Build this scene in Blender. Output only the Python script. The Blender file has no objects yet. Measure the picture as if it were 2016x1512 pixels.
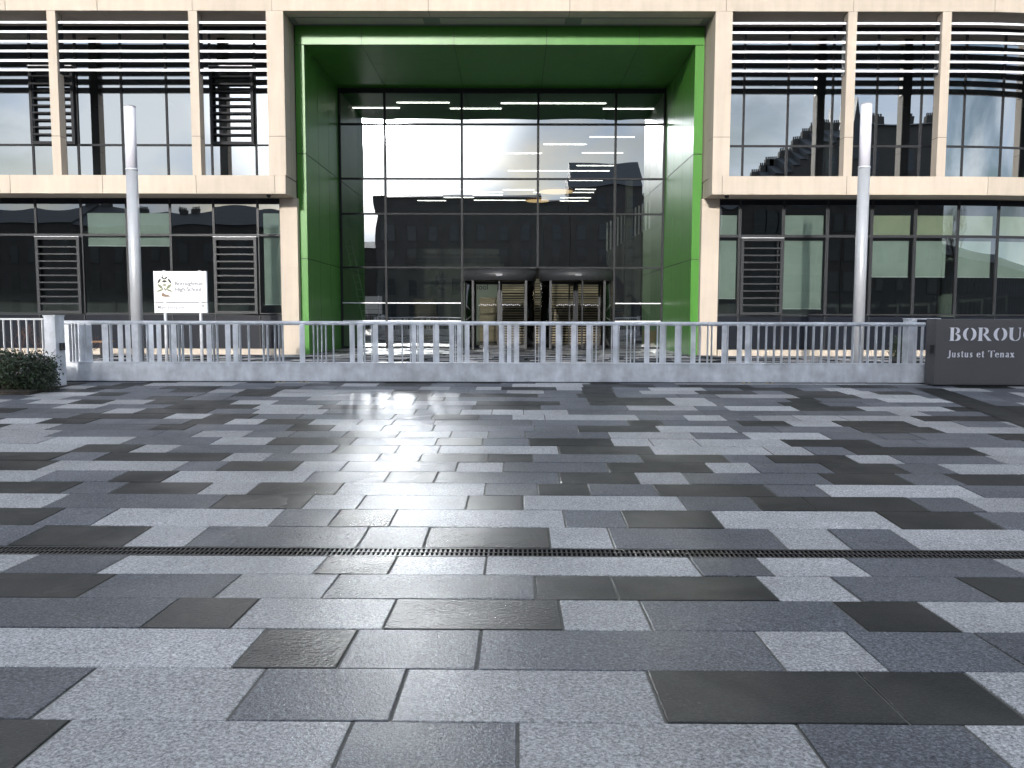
import bpy, math, random
from mathutils import Matrix, Vector
random.seed(7)
R=math.radians
scene=bpy.context.scene
COL=scene.collection
# ---------------------------------------------------------------- camera
F=1630.0; W_,H_=2016.0,1512.0
PITCH=math.atan(135/F); YAW=0.0025; ROLL=0.0022
CAMZ=1.5
cm=Matrix.Rotation(YAW,4,'Z')@Matrix.Rotation(math.pi/2-PITCH,4,'X')@Matrix.Rotation(ROLL,4,'Z')
cd=bpy.data.cameras.new('camera'); cam=bpy.data.objects.new('camera',cd); COL.objects.link(cam)
cam.matrix_world=Matrix.Translation((0,0,CAMZ))@cm
cd.sensor_width=36; cd.lens=F/W_*36; cd.clip_start=0.05; cd.clip_end=2000
scene.camera=cam
M3=cm.to_3x3()
# ---------------------------------------------------------------- sky, sun, exposure
SUN_EL=R(15.0); SUN_AZ=R(9.7)
SD=Vector((-math.sin(SUN_AZ)*math.cos(SUN_EL),-math.cos(SUN_AZ)*math.cos(SUN_EL),math.sin(SUN_EL)))
world=bpy.data.worlds.new('World'); scene.world=world; world.use_nodes=True
nt=world.node_tree; nt.nodes.clear()
def N(t,**k):
    n=nt.nodes.new(t)
    for a,b in k.items(): setattr(n,a,b)
    return n
def L(a,b): nt.links.new(a,b)
sky=N('ShaderNodeTexSky',sky_type='NISHITA',sun_disc=False,sun_elevation=SUN_EL,sun_rotation=R(180)+SUN_AZ,air_density=1.0,dust_density=0.6,ozone_density=1.5)
tc=N('ShaderNodeTexCoord'); mp=N('ShaderNodeMapping'); mp.inputs['Scale'].default_value=(1.6,1.6,3.6); mp.inputs['Location'].default_value=(0.3,0.9,0.2)
L(tc.outputs['Generated'],mp.inputs['Vector'])
no=N('ShaderNodeTexNoise'); no.inputs['Scale'].default_value=2.0; no.inputs['Detail'].default_value=8; no.inputs['Roughness'].default_value=0.55; no.inputs['Distortion'].default_value=0.4
L(mp.outputs[0],no.inputs['Vector'])
cr=N('ShaderNodeMapRange',interpolation_type='SMOOTHSTEP'); cr.inputs['From Min'].default_value=0.34; cr.inputs['From Max'].default_value=0.56; cr.inputs['To Max'].default_value=0.94
L(no.outputs['Fac'],cr.inputs['Value'])
mx=N('ShaderNodeMix',data_type='RGBA'); 
mp2=N('ShaderNodeMapping'); mp2.inputs['Scale'].default_value=(3.2,3.2,6.5); mp2.inputs['Location'].default_value=(1.7,0.4,0.9); L(tc.outputs['Generated'],mp2.inputs['Vector'])
no2=N('ShaderNodeTexNoise'); no2.inputs['Scale'].default_value=1.5; no2.inputs['Detail'].default_value=7; no2.inputs['Roughness'].default_value=0.5; no2.inputs['Distortion'].default_value=0.6; L(mp2.outputs[0],no2.inputs['Vector'])
rp2=N('ShaderNodeValToRGB'); e2=rp2.color_ramp.elements; e2[0].position=0.36; e2[0].color=(0.56,0.69,0.90,1); e2[1].position=0.64; e2[1].color=(1.0,1.05,1.1,1); L(no2.outputs['Fac'],rp2.inputs['Fac'])
sc2=N('ShaderNodeVectorMath',operation='SCALE'); sc2.inputs['Scale'].default_value=12.8; L(rp2.outputs[0],sc2.inputs[0]); L(sc2.outputs[0],mx.inputs['B'])
L(cr.outputs[0],mx.inputs['Factor']); L(sky.outputs[0],mx.inputs['A'])
dp=N('ShaderNodeVectorMath',operation='DOT_PRODUCT'); dp.inputs[1].default_value=SD
nm=N('ShaderNodeVectorMath',operation='NORMALIZE'); L(tc.outputs['Generated'],nm.inputs[0]); L(nm.outputs[0],dp.inputs[0])
def lobe(deg,amp):
    m=N('ShaderNodeMapRange',interpolation_type='SMOOTHERSTEP'); m.inputs['From Min'].default_value=math.cos(R(deg)); m.inputs['From Max'].default_value=1.0; m.inputs['To Max'].default_value=amp
    L(dp.outputs['Value'],m.inputs['Value']); return m
a=lobe(4.5,1500.0); b=lobe(12.0,36.0)  # spread sun glow added to the sky to feed the mirrored ground glare
ad=N('ShaderNodeMath',operation='ADD'); L(a.outputs[0],ad.inputs[0]); L(b.outputs[0],ad.inputs[1])
gl=N('ShaderNodeMix',data_type='RGBA',blend_type='ADD'); gl.inputs['Factor'].default_value=1
cc=N('ShaderNodeCombineColor')
for i in range(3): L(ad.outputs[0],cc.inputs[i])
L(mx.outputs['Result'],gl.inputs['A']); L(cc.outputs[0],gl.inputs['B'])
bg=N('ShaderNodeBackground'); bg.inputs['Strength'].default_value=0.085
L(gl.outputs['Result'],bg.inputs['Color'])
wo=N('ShaderNodeOutputWorld'); L(bg.outputs[0],wo.inputs['Surface'])
sl=bpy.data.lights.new('sun','SUN'); sl.energy=2.45; sl.angle=R(0.53); sl.color=(1.0,0.95,0.88)
so=bpy.data.objects.new('sun',sl); COL.objects.link(so); so.rotation_euler=(-SD).to_track_quat('-Z','Y').to_euler(); so.location=(0,-20,30)
vs=scene.view_settings; vs.view_transform='Standard'; vs.look='None'; vs.gamma=1; vs.exposure=0.36; vs.use_curve_mapping=False
scene.render.engine='CYCLES'
cy=scene.cycles; cy.max_bounces=10; cy.glossy_bounces=6; cy.transparent_max_bounces=16; cy.sample_clamp_indirect=70; cy.caustics_reflective=True

# ---------------------------------------------------------------- pixel -> place
def ray(px,py):
    return M3@Vector(((px-W_/2)/F,(H_/2-py)/F,-1))
def w(px,py,Y):
    d=ray(px,py); t=Y/d.y
    return d.x*t, CAMZ+d.z*t
def wx(px,py,Y): return w(px,py,Y)[0]
def wz(py,Y,px=1008): return w(px,py,Y)[1]

# ---------------------------------------------------------------- materials
MAT={}
def newmat(name):
    m=bpy.data.materials.new(name); m.use_nodes=True; MAT[name]=m
    return m,m.node_tree,m.node_tree.nodes['Principled BSDF']
def pbr(name,col,rough=0.5,metal=0.0,var=0.0,scale=3.0,bump=0.0,bscale=60,rvar=0.0,spec=0.5,detail=5,island=0.0,coords='Object',stretch=(1,1,1)):
    m,t,p=newmat(name)
    p.inputs['Base Color'].default_value=(*col,1); p.inputs['Roughness'].default_value=rough; p.inputs['Metallic'].default_value=metal
    p.inputs['Specular IOR Level'].default_value=spec
    nn=t.nodes.new; ln=t.links.new
    co=nn('ShaderNodeTexCoord'); mpn=nn('ShaderNodeMapping'); mpn.inputs['Scale'].default_value=stretch; ln(co.outputs[coords],mpn.inputs['Vector'])
    if var>0 or rvar>0:
        n=nn('ShaderNodeTexNoise'); n.inputs['Scale'].default_value=scale; n.inputs['Detail'].default_value=detail; n.inputs['Roughness'].default_value=0.6; ln(mpn.outputs[0],n.inputs['Vector'])
    if var>0:
        r=nn('ShaderNodeMapRange'); r.inputs['From Min'].default_value=0.3; r.inputs['From Max'].default_value=0.7; r.inputs['To Min'].default_value=1-var; r.inputs['To Max'].default_value=1+var
        ln(n.outputs['Fac'],r.inputs['Value']); src=r.outputs[0]
        if island>0:
            g=nn('ShaderNodeNewGeometry'); q=nn('ShaderNodeMapRange'); q.inputs['To Min'].default_value=1-island; q.inputs['To Max'].default_value=1+island
            ln(g.outputs['Random Per Island'],q.inputs['Value']); mm=nn('ShaderNodeMath'); mm.operation='MULTIPLY'; ln(src,mm.inputs[0]); ln(q.outputs[0],mm.inputs[1]); src=mm.outputs[0]
        v=nn('ShaderNodeVectorMath'); v.operation='SCALE'; v.inputs[0].default_value=col; ln(src,v.inputs['Scale']); ln(v.outputs[0],p.inputs['Base Color'])
    if rvar>0:
        r2=nn('ShaderNodeMapRange'); r2.inputs['From Min'].default_value=0.3; r2.inputs['From Max'].default_value=0.7; r2.inputs['To Min'].default_value=max(0.02,rough-rvar); r2.inputs['To Max'].default_value=rough+rvar
        ln(n.outputs['Fac'],r2.inputs['Value']); ln(r2.outputs[0],p.inputs['Roughness'])
    if bump>0:
        n2=nn('ShaderNodeTexNoise'); n2.inputs['Scale'].default_value=bscale; n2.inputs['Detail'].default_value=3; ln(mpn.outputs[0],n2.inputs['Vector'])
        bn=nn('ShaderNodeBump'); bn.inputs['Strength'].default_value=1; bn.inputs['Distance'].default_value=bump; ln(n2.outputs['Fac'],bn.inputs['Height']); ln(bn.outputs[0],p.inputs['Normal'])
    return m
pbr('stone',(0.49,0.415,0.335),0.75,var=0.05,scale=1.2,bump=0.0006,bscale=90,detail=8,island=0.06)
def streak(name,amt,sc=(2.2,2.2,0.25)):
    t=MAT[name].node_tree; p=t.nodes['Principled BSDF']; l=p.inputs['Base Color'].links[0]; src=l.from_socket
    co=t.nodes.new('ShaderNodeTexCoord'); m_=t.nodes.new('ShaderNodeMapping'); m_.inputs['Scale'].default_value=sc; n=t.nodes.new('ShaderNodeTexNoise'); n.inputs['Scale'].default_value=1.6; n.inputs['Detail'].default_value=7; n.inputs['Roughness'].default_value=0.65
    q=t.nodes.new('ShaderNodeMapRange'); q.inputs['From Min'].default_value=0.35; q.inputs['From Max'].default_value=0.7; q.inputs['To Min'].default_value=1.0+amt*0.4; q.inputs['To Max'].default_value=1-amt
    v=t.nodes.new('ShaderNodeVectorMath'); v.operation='SCALE'; L_=t.links.new
    L_(co.outputs['Object'],m_.inputs[0]); L_(m_.outputs[0],n.inputs['Vector']); L_(n.outputs['Fac'],q.inputs['Value']); L_(src,v.inputs[0]); L_(q.outputs[0],v.inputs['Scale']); L_(v.outputs[0],p.inputs['Base Color'])
streak('stone',0.10)
pbr('stone_joint',(0.12,0.09,0.07),0.9)
pbr('soffit',(0.42,0.37,0.34),0.6,var=0.05,scale=1)
pbr('frame',(0.026,0.027,0.03),0.45,spec=0.3,var=0.1,scale=4)
pbr('frame_alu',(0.03,0.031,0.034),0.65,spec=0.15,var=0.1,scale=4)
pbr('spandrel',(0.012,0.014,0.02),0.3,var=0.05,spec=0.2)
pbr('green',(0.062,0.215,0.03),0.33,spec=0.28,var=0.02,scale=0.5,island=0.02)
streak('green',0.10,(1.5,1.5,0.3))
pbr('green_joint',(0.01,0.04,0.008),0.6)
pbr('louvre_blade',(0.78,0.78,0.8),0.35,var=0.03)
pbr('galv',(0.62,0.635,0.675),0.45,metal=0.12,var=0.22,scale=4.5,rvar=0.12,bump=0.0004,bscale=25,detail=9,island=0.06)
streak('galv',0.18,(3,3,0.8))
pbr('lamp_metal',(0.42,0.43,0.45),0.42,metal=0.25,var=0.04,scale=5)
pbr('lamp_diffuser',(0.74,0.72,0.78),0.6,spec=0.2)
pbr('white_panel',(0.82,0.82,0.85),0.35,var=0.01)
pbr('sign_ink',(0.025,0.025,0.028),0.5)
pbr('sign_ink_pale',(0.16,0.16,0.17),0.5)
pbr('crest_cream',(0.68,0.68,0.58),0.5); pbr('crest_olive',(0.16,0.17,0.1),0.5); pbr('crest_brown',(0.2,0.13,0.08),0.5)
pbr('wall_grey',(0.085,0.08,0.083),0.55,var=0.06,scale=2,bump=0.0004,bscale=80)
pbr('letter_white',(0.75,0.74,0.8),0.4)
pbr('black',(0.01,0.01,0.011),0.5)
pbr('blind',(0.52,0.57,0.53),0.85,var=0.05,scale=2)
pbr('blind_yellow',(0.56,0.57,0.42),0.85,var=0.05,scale=2)
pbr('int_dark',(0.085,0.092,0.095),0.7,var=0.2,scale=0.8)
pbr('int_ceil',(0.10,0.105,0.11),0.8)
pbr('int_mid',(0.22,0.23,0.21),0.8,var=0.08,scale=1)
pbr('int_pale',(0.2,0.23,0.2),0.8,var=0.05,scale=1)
pbr('int_floor',(0.10,0.10,0.10),0.35,var=0.15,scale=1)
pbr('timber',(0.25,0.21,0.135),0.55,var=0.28,scale=2.2,stretch=(0.6,6,6),island=0.2)
pbr('wood_bench',(0.22,0.12,0.06),0.6,var=0.25,scale=6)
pbr('red_paint',(0.5,0.05,0.03),0.4)
pbr('ladder_metal',(0.5,0.55,0.58),0.35,metal=0.6)
pbr('brass',(0.75,0.48,0.2),0.35,metal=0.6)
pbr('yellow_roller',(0.34,0.25,0.09),0.5,var=0.3,scale=20)
pbr('iron',(0.018,0.018,0.02),0.36,metal=0.3,var=0.2,scale=40)
pbr('rail_steel',(0.10,0.10,0.11),0.3,metal=0.8,var=0.2,scale=6)
pbr('grout',(0.12,0.115,0.10),0.85,var=0.3,scale=30)
pbr('ground_tarmac',(0.05,0.05,0.052),0.8,var=0.2,scale=4)
pbr('tenement',(0.075,0.07,0.065),0.85,var=0.2,scale=0.6)
pbr('slate',(0.06,0.065,0.075),0.6,var=0.2,scale=2)
pbr('window_dark',(0.03,0.035,0.04),0.1)
pbr('bark',(0.07,0.05,0.04),0.9,var=0.2,scale=8)
pbr('twig',(0.12,0.06,0.045),0.8)
pbr('leaf_dark',(0.016,0.028,0.011),0.5,var=0.4,scale=9,island=0.5)
pbr('soil',(0.035,0.028,0.022),0.95,var=0.3,scale=12,bump=0.01,bscale=12)
def emis(name,col,s):
    m,t,p=newmat(name); p.inputs['Base Color'].default_value=(*col,1); p.inputs['Emission Color'].default_value=(*col,1); p.inputs['Emission Strength'].default_value=s
emis('strip_glow',(1,0.98,0.93),9); emis('pendant_glow',(1,0.68,0.34),1.6)
def glassmat(name,refl,tint,gcol=(0.93,0.97,1.0)):
    m=bpy.data.materials.new(name); m.use_nodes=True; MAT[name]=m; t=m.node_tree; t.nodes.clear(); nn=t.nodes.new; ln=t.links.new
    o=nn('ShaderNodeOutputMaterial'); mi=nn('ShaderNodeMixShader'); tr=nn('ShaderNodeBsdfTransparent'); g=nn('ShaderNodeBsdfGlossy')
    tr.inputs['Color'].default_value=(*tint,1); g.inputs['Color'].default_value=(*gcol,1); g.inputs['Roughness'].default_value=0.0
    fr=nn('ShaderNodeFresnel'); fr.inputs['IOR'].default_value=1.5
    mr=nn('ShaderNodeMapRange'); mr.inputs['From Min'].default_value=0.04; mr.inputs['From Max'].default_value=1; mr.inputs['To Min'].default_value=refl; mr.inputs['To Max'].default_value=1
    ln(fr.outputs[0],mr.inputs['Value']); ln(mr.outputs[0],mi.inputs['Fac']); ln(tr.outputs[0],mi.inputs[1]); ln(g.outputs[0],mi.inputs[2]); ln(mi.outputs[0],o.inputs['Surface'])
glassmat('glass',0.48,(0.33,0.38,0.37)); glassmat('glass_lower',0.24,(0.54,0.60,0.575)); glassmat('glass_portal',0.40,(0.38,0.41,0.38)); glassmat('glass_clear',0.08,(0.85,0.87,0.85),(1,1,1))
# granite: wet flamed stone with mineral speckle
def granite(name,base,fleck,dark,famt,rough):
    m,t,p=newmat(name); nn=t.nodes.new; ln=t.links.new
    co=nn('ShaderNodeTexCoord'); 
    n1=nn('ShaderNodeTexNoise'); n1.inputs['Scale'].default_value=80; n1.inputs['Detail'].default_value=5; n1.inputs['Roughness'].default_value=0.8; ln(co.outputs['Object'],n1.inputs['Vector'])
    vo=nn('ShaderNodeTexVoronoi'); vo.inputs['Scale'].default_value=110; ln(co.outputs['Object'],vo.inputs['Vector'])
    rp=nn('ShaderNodeValToRGB'); e=rp.color_ramp.elements
    e[0].position=0.36; e[0].color=(*dark,1); e[1].position=0.64; e[1].color=(*fleck,1)
    x=rp.color_ramp.elements.new(0.5); x.color=(*base,1)
    ln(n1.outputs['Fac'],rp.inputs['Fac'])
    vr=nn('ShaderNodeMapRange'); vr.inputs['To Min'].default_value=1-famt; vr.inputs['To Max'].default_value=1+famt; sp=nn('ShaderNodeSeparateColor'); ln(vo.outputs['Color'],sp.inputs[0]); ln(sp.outputs[0],vr.inputs['Value'])
    g=nn('ShaderNodeNewGeometry'); q=nn('ShaderNodeMapRange'); q.inputs['To Min'].default_value=0.82; q.inputs['To Max'].default_value=1.18; ln(g.outputs['Random Per Island'],q.inputs['Value'])
    n3=nn('ShaderNodeTexNoise'); n3.inputs['Scale'].default_value=1.1; n3.inputs['Detail'].default_value=5; ln(co.outputs['Object'],n3.inputs['Vector'])
    q3=nn('ShaderNodeMapRange'); q3.inputs['From Min'].default_value=0.35; q3.inputs['From Max'].default_value=0.65; q3.inputs['To Min'].default_value=0.86; q3.inputs['To Max'].default_value=1.12; ln(n3.outputs['Fac'],q3.inputs['Value'])
    def mul(a,b):
        k=nn('ShaderNodeMath'); k.operation='MULTIPLY'; ln(a,k.inputs[0]); ln(b,k.inputs[1]); return k.outputs[0]
    s=mul(mul(vr.outputs[0],q.outputs[0]),q3.outputs[0])
    v=nn('ShaderNodeVectorMath'); v.operation='SCALE'; ln(rp.outputs[0],v.inputs[0]); ln(s,v.inputs['Scale']); ln(v.outputs[0],p.inputs['Base Color'])
    # damp film: patchy gloss
    n4=nn('ShaderNodeTexNoise'); n4.inputs['Scale'].default_value=0.9; n4.inputs['Detail'].default_value=6; n4.inputs['Distortion'].default_value=0.5; ln(co.outputs['Object'],n4.inputs['Vector'])
    q4=nn('ShaderNodeMapRange'); q4.inputs['From Min'].default_value=0.35; q4.inputs['From Max'].default_value=0.65; q4.inputs['To Min'].default_value=rough-0.08; q4.inputs['To Max'].default_value=rough+0.14; ln(n4.outputs['Fac'],q4.inputs['Value'])
    ln(q4.outputs[0],p.inputs['Roughness'])
    p.inputs['Coat IOR'].default_value=1.33; 
    # damp film: thin everywhere in the open, gloss painted up along the sun glare, cut behind the gate
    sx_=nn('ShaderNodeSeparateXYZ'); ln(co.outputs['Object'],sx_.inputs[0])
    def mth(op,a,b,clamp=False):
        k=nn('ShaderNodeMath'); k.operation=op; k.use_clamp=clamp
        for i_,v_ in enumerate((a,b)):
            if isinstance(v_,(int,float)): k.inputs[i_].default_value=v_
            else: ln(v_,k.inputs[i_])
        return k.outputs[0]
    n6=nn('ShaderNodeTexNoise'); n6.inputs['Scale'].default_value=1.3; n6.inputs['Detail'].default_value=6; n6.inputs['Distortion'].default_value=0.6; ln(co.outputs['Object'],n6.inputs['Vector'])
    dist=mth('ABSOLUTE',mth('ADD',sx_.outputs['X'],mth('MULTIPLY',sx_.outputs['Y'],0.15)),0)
    wet_glare=nn('ShaderNodeMapRange'); wet_glare.interpolation_type='SMOOTHSTEP'; wet_glare.inputs['From Min'].default_value=2.3; wet_glare.inputs['From Max'].default_value=0.5; wet_glare.inputs['To Min'].default_value=0.08; wet_glare.inputs['To Max'].default_value=0.95
    ln(mth('ADD',dist,mth('MULTIPLY',mth('SUBTRACT',n6.outputs['Fac'],0.5),3.2)),wet_glare.inputs['Value'])
    gate_fade=nn('ShaderNodeMapRange'); gate_fade.inputs['From Min'].default_value=16; gate_fade.inputs['From Max'].default_value=13.8; ln(sx_.outputs['Y'],gate_fade.inputs['Value'])
    far_fade=nn('ShaderNodeMapRange'); far_fade.interpolation_type='SMOOTHSTEP'; far_fade.inputs['From Min'].default_value=5.2; far_fade.inputs['From Max'].default_value=8.5; far_fade.inputs['To Min'].default_value=1.0; far_fade.inputs['To Max'].default_value=0.52; ln(sx_.outputs['Y'],far_fade.inputs['Value'])
    ln(mth('MULTIPLY',mth('MULTIPLY',wet_glare.outputs[0],far_fade.outputs[0]),gate_fade.outputs[0]),p.inputs['Coat Weight'])
    SPEC=mth('MULTIPLY',gate_fade.outputs[0],0.15)
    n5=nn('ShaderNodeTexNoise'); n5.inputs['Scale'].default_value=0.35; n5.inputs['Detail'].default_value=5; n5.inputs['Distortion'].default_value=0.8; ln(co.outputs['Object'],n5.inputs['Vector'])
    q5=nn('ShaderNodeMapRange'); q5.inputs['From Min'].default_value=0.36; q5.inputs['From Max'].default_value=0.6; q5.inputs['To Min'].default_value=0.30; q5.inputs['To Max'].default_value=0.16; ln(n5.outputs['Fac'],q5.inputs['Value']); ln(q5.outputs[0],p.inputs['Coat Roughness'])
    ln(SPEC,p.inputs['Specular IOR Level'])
    b1=nn('ShaderNodeTexNoise'); b1.inputs['Scale'].default_value=140; b1.inputs['Detail'].default_value=3; ln(co.outputs['Object'],b1.inputs['Vector'])
    bn=nn('ShaderNodeBump'); bn.inputs['Strength'].default_value=1; bn.inputs['Distance'].default_value=0.002; ln(b1.outputs['Fac'],bn.inputs['Height'])
    b2=nn('ShaderNodeTexNoise'); b2.inputs['Scale'].default_value=48; b2.inputs['Detail'].default_value=2; ln(co.outputs['Object'],b2.inputs['Vector'])
    bm=nn('ShaderNodeBump'); bm.inputs['Strength'].default_value=1; bm.inputs['Distance'].default_value=0.0034; ln(b2.outputs['Fac'],bm.inputs['Height']); ln(bn.outputs[0],bm.inputs['Normal'])
    ln(bn.outputs[0],p.inputs['Normal']); ln(bm.outputs[0],p.inputs['Coat Normal'])
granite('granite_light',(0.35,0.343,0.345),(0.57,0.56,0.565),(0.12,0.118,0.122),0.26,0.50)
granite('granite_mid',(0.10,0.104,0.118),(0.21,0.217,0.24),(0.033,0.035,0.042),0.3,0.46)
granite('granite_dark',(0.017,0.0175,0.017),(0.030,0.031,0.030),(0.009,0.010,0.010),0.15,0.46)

# ---------------------------------------------------------------- mesh helpers
# the facade is straight and sweeps round a curved corner beyond XC
XC=13.1; RC=15.0; YF=24.75
def bend(x,y):
    if x<=XC: return x,y
    th=(x-XC)/RC; r=YF+RC-y
    return XC+r*math.sin(th), YF+RC-r*math.cos(th)
class MB:
    def __init__(s): s.v=[]; s.f=[]; s.m=[]; s.smooth=set()
    def poly(s,pts,mi=0):
        n=len(s.v); s.v+= [tuple(p) for p in pts]; s.f.append(tuple(range(n,n+len(pts)))); s.m.append(mi)
    def box(s,x0,x1,y0,y1,z0,z1,mi=0,bent=False):
        if x0>x1:x0,x1=x1,x0
        if y0>y1:y0,y1=y1,y0
        if z0>z1:z0,z1=z1,z0
        if bent and x1>XC:
            xs=[x0]; k=max(XC,x0)
            if k>x0: xs.append(k)
            n=max(1,int((x1-k)/0.3)); xs+=[k+(x1-k)*(i+1)/n for i in range(n)]
        else: xs=[x0,x1]
        n=len(s.v)
        for x in xs:
            for (y,z) in ((y0,z0),(y1,z0),(y1,z1),(y0,z1)):
                if bent: bx,by=bend(x,y)
                else: bx,by=x,y
                s.v.append((bx,by,z))
        for i in range(len(xs)-1):
            a=n+4*i; b=a+4
            for j in range(4):
                k=(j+1)%4
                s.f.append((a+j,a+k,b+k,b+j)[::-1]); s.m.append(mi)
        s.f.append((n,n+1,n+2,n+3)[::-1]); s.m.append(mi)
        e=n+4*(len(xs)-1); s.f.append((e,e+1,e+2,e+3)); s.m.append(mi)
        return s
    def cyl(s,c,r,z0,z1,n=24,mi=0,r2=None,a0=0,a1=2*math.pi,cap=True):
        r2=r if r2 is None else r2; b=len(s.v)
        for i in range(n):
            a=2*math.pi*i/n; s.v.append((c[0]+r*math.cos(a),c[1]+r*math.sin(a),z0)); s.v.append((c[0]+r2*math.cos(a),c[1]+r2*math.sin(a),z1))
        for i in range(n):
            j=(i+1)%n; s.f.append((b+2*i,b+2*j,b+2*j+1,b+2*i+1)); s.m.append(mi); s.smooth.add(len(s.f)-1)
        if cap:
            s.f.append(tuple(b+2*i for i in range(n))[::-1]); s.m.append(mi); s.f.append(tuple(b+2*i+1 for i in range(n))); s.m.append(mi)
        return s
    def tube(s,p,q,r,n=8,mi=0,r2=None):
        r2=r if r2 is None else r2
        p=Vector(p); q=Vector(q); d=(q-p).normalized(); u=d.orthogonal().normalized(); v=d.cross(u); b=len(s.v)
        for i in range(n):
            a=2*math.pi*i/n; o=u*math.cos(a)+v*math.sin(a); s.v.append(tuple(p+o*r)); s.v.append(tuple(q+o*r2))
        for i in range(n):
            j=(i+1)%n; s.f.append((b+2*i,b+2*j,b+2*j+1,b+2*i+1)); s.m.append(mi); s.smooth.add(len(s.f)-1)
        s.f.append(tuple(b+2*i for i in range(n))[::-1]); s.m.append(mi); s.f.append(tuple(b+2*i+1 for i in range(n))); s.m.append(mi)
        return s
    def ring(s,c,ri,ro,z0,z1,a0,a1,n=24,mi=0):
        b=len(s.v)
        for i in range(n+1):
            a=a0+(a1-a0)*i/n; ca,sa=math.cos(a),math.sin(a)
            for r,z in ((ri,z0),(ro,z0),(ro,z1),(ri,z1)): s.v.append((c[0]+r*ca,c[1]+r*sa,z))
        for i in range(n):
            p=b+4*i; q=p+4
            for j in range(4):
                k=(j+1)%4; s.f.append((p+j,p+k,q+k,q+j)[::-1]); s.m.append(mi)
                if j in (1,3): s.smooth.add(len(s.f)-1)
        s.f.append((b,b+1,b+2,b+3)); s.m.append(mi); e=b+4*n; s.f.append((e,e+1,e+2,e+3)[::-1]); s.m.append(mi)
        return s
    def extr(s,pts,y0,y1,mi=0):
        # outline in x,z (counter-clockwise seen from -y), from y0 (front) to y1
        n=len(s.v); k=len(pts)
        for y in (y0,y1):
            for (x,z) in pts: s.v.append((x,y,z))
        s.f.append(tuple(range(n,n+k))); s.m.append(mi); s.f.append(tuple(range(n+k,n+2*k))[::-1]); s.m.append(mi)
        for i in range(k):
            j=(i+1)%k; s.f.append((n+i,n+k+i,n+k+j,n+j)); s.m.append(mi)
        return s
    def build(s,name,mats,parent=None,bevel=0.0):
        me=bpy.data.meshes.new(name); me.from_pydata(s.v,[],s.f); 
        if isinstance(mats,str): mats=[mats]
        for m in mats: me.materials.append(MAT[m])
        me.polygons.foreach_set('material_index',s.m)
        if s.smooth:
            me.polygons.foreach_set('use_smooth',[i in s.smooth for i in range(len(s.f))])
        me.update()
        o=bpy.data.objects.new(name,me); COL.objects.link(o)
        if parent: o.parent=parent
        if bevel>0:
            b=o.modifiers.new('bevel','BEVEL'); b.width=bevel; b.segments=2; b.limit_method='ANGLE'
        return o
def tag(o,label=None,cat=None,group=None,kind=None):
    if label:o['label']=label
    if cat:o['category']=cat
    if group:o['group']=group
    if kind:o['kind']=kind
    return o
def empty(name,label=None,cat=None,group=None,loc=(0,0,0)):
    o=bpy.data.objects.new(name,None); COL.objects.link(o); o.location=loc; o.empty_display_size=0.2
    return tag(o,label,cat,group)
def textmesh(s,size,ext=0.002,align='LEFT',bold=0.0,spacing=1.0):
    c=bpy.data.curves.new('t','FONT'); c.body=s; c.size=size; c.extrude=ext; c.align_x=align; c.offset=bold; c.space_character=spacing
    o=bpy.data.objects.new('t',c); COL.objects.link(o); dg=bpy.context.evaluated_depsgraph_get(); dg.update()
    me=bpy.data.meshes.new_from_object(o.evaluated_get(dg)); bpy.data.objects.remove(o); bpy.data.curves.remove(c)
    me.transform(Matrix.Rotation(math.pi/2,4,'X')); return me
def addtext(name,s,x,y,z,width,mat,parent,ext=0.002,bold=0.0,height=None):
    me=textmesh(s,1.0,ext,bold=bold); xs=[v.co.x for v in me.vertices]; zs=[v.co.z for v in me.vertices]
    k=width/(max(xs)-min(xs)); kz=k if height is None else height/(max(zs)-min(zs)); mnx=min(xs)
    for v in me.vertices: v.co.x=x+(v.co.x-mnx)*k; v.co.z=z+v.co.z*kz; v.co.y=y+v.co.y
    me.materials.append(MAT[mat]); o=bpy.data.objects.new(name,me); COL.objects.link(o); o.parent=parent; return o

# ---------------------------------------------------------------- ground and paving
def gz(Y):
    if Y<0: return 0.0362*5.06
    if Y<5.06: return 0.0362*(5.06-Y)
    if Y<5.25: return 0.0
    if Y<14.4: return 0.0374*(Y-5.25)
    if Y<26: return 0.342-(0.342-0.27)*(Y-14.4)/11.6
    return 0.27
def gray(px,py):
    d=ray(px,py); Y=4.0
    for _ in range(40):
        Y=(gz(Y)-CAMZ)/d.z*d.y if d.z<0 else 50
    t=Y/d.y; return d.x*t,Y
g=MB(); g.poly([(-600,-600,-0.09),(600,-600,-0.09),(600,600,-0.09),(-600,600,-0.09)]); tag(g.build('ground','ground_tarmac'),'dark tarmac ground around the paved forecourt','ground',kind='structure')
PR=0.006
def prot(X,Y): return X+PR*Y, Y-PR*X
def pun(X,Y): return X-PR*Y, Y+PR*X
near=[1450,1339,1256,1193,1142.5,1105]; far=[1087,1043.5,1008,979,954.5,931.5,911.5,895,878.5]
fC=F*1.0
yn=[1432.7*1.5/(y-680) for y in near]; yf=[1841*1.5/(y-560) for y in far]
yn[-1]=5.06; yf[0]=5.25
rows=[]  # (Ya,Yb,[joints],colours)
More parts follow.
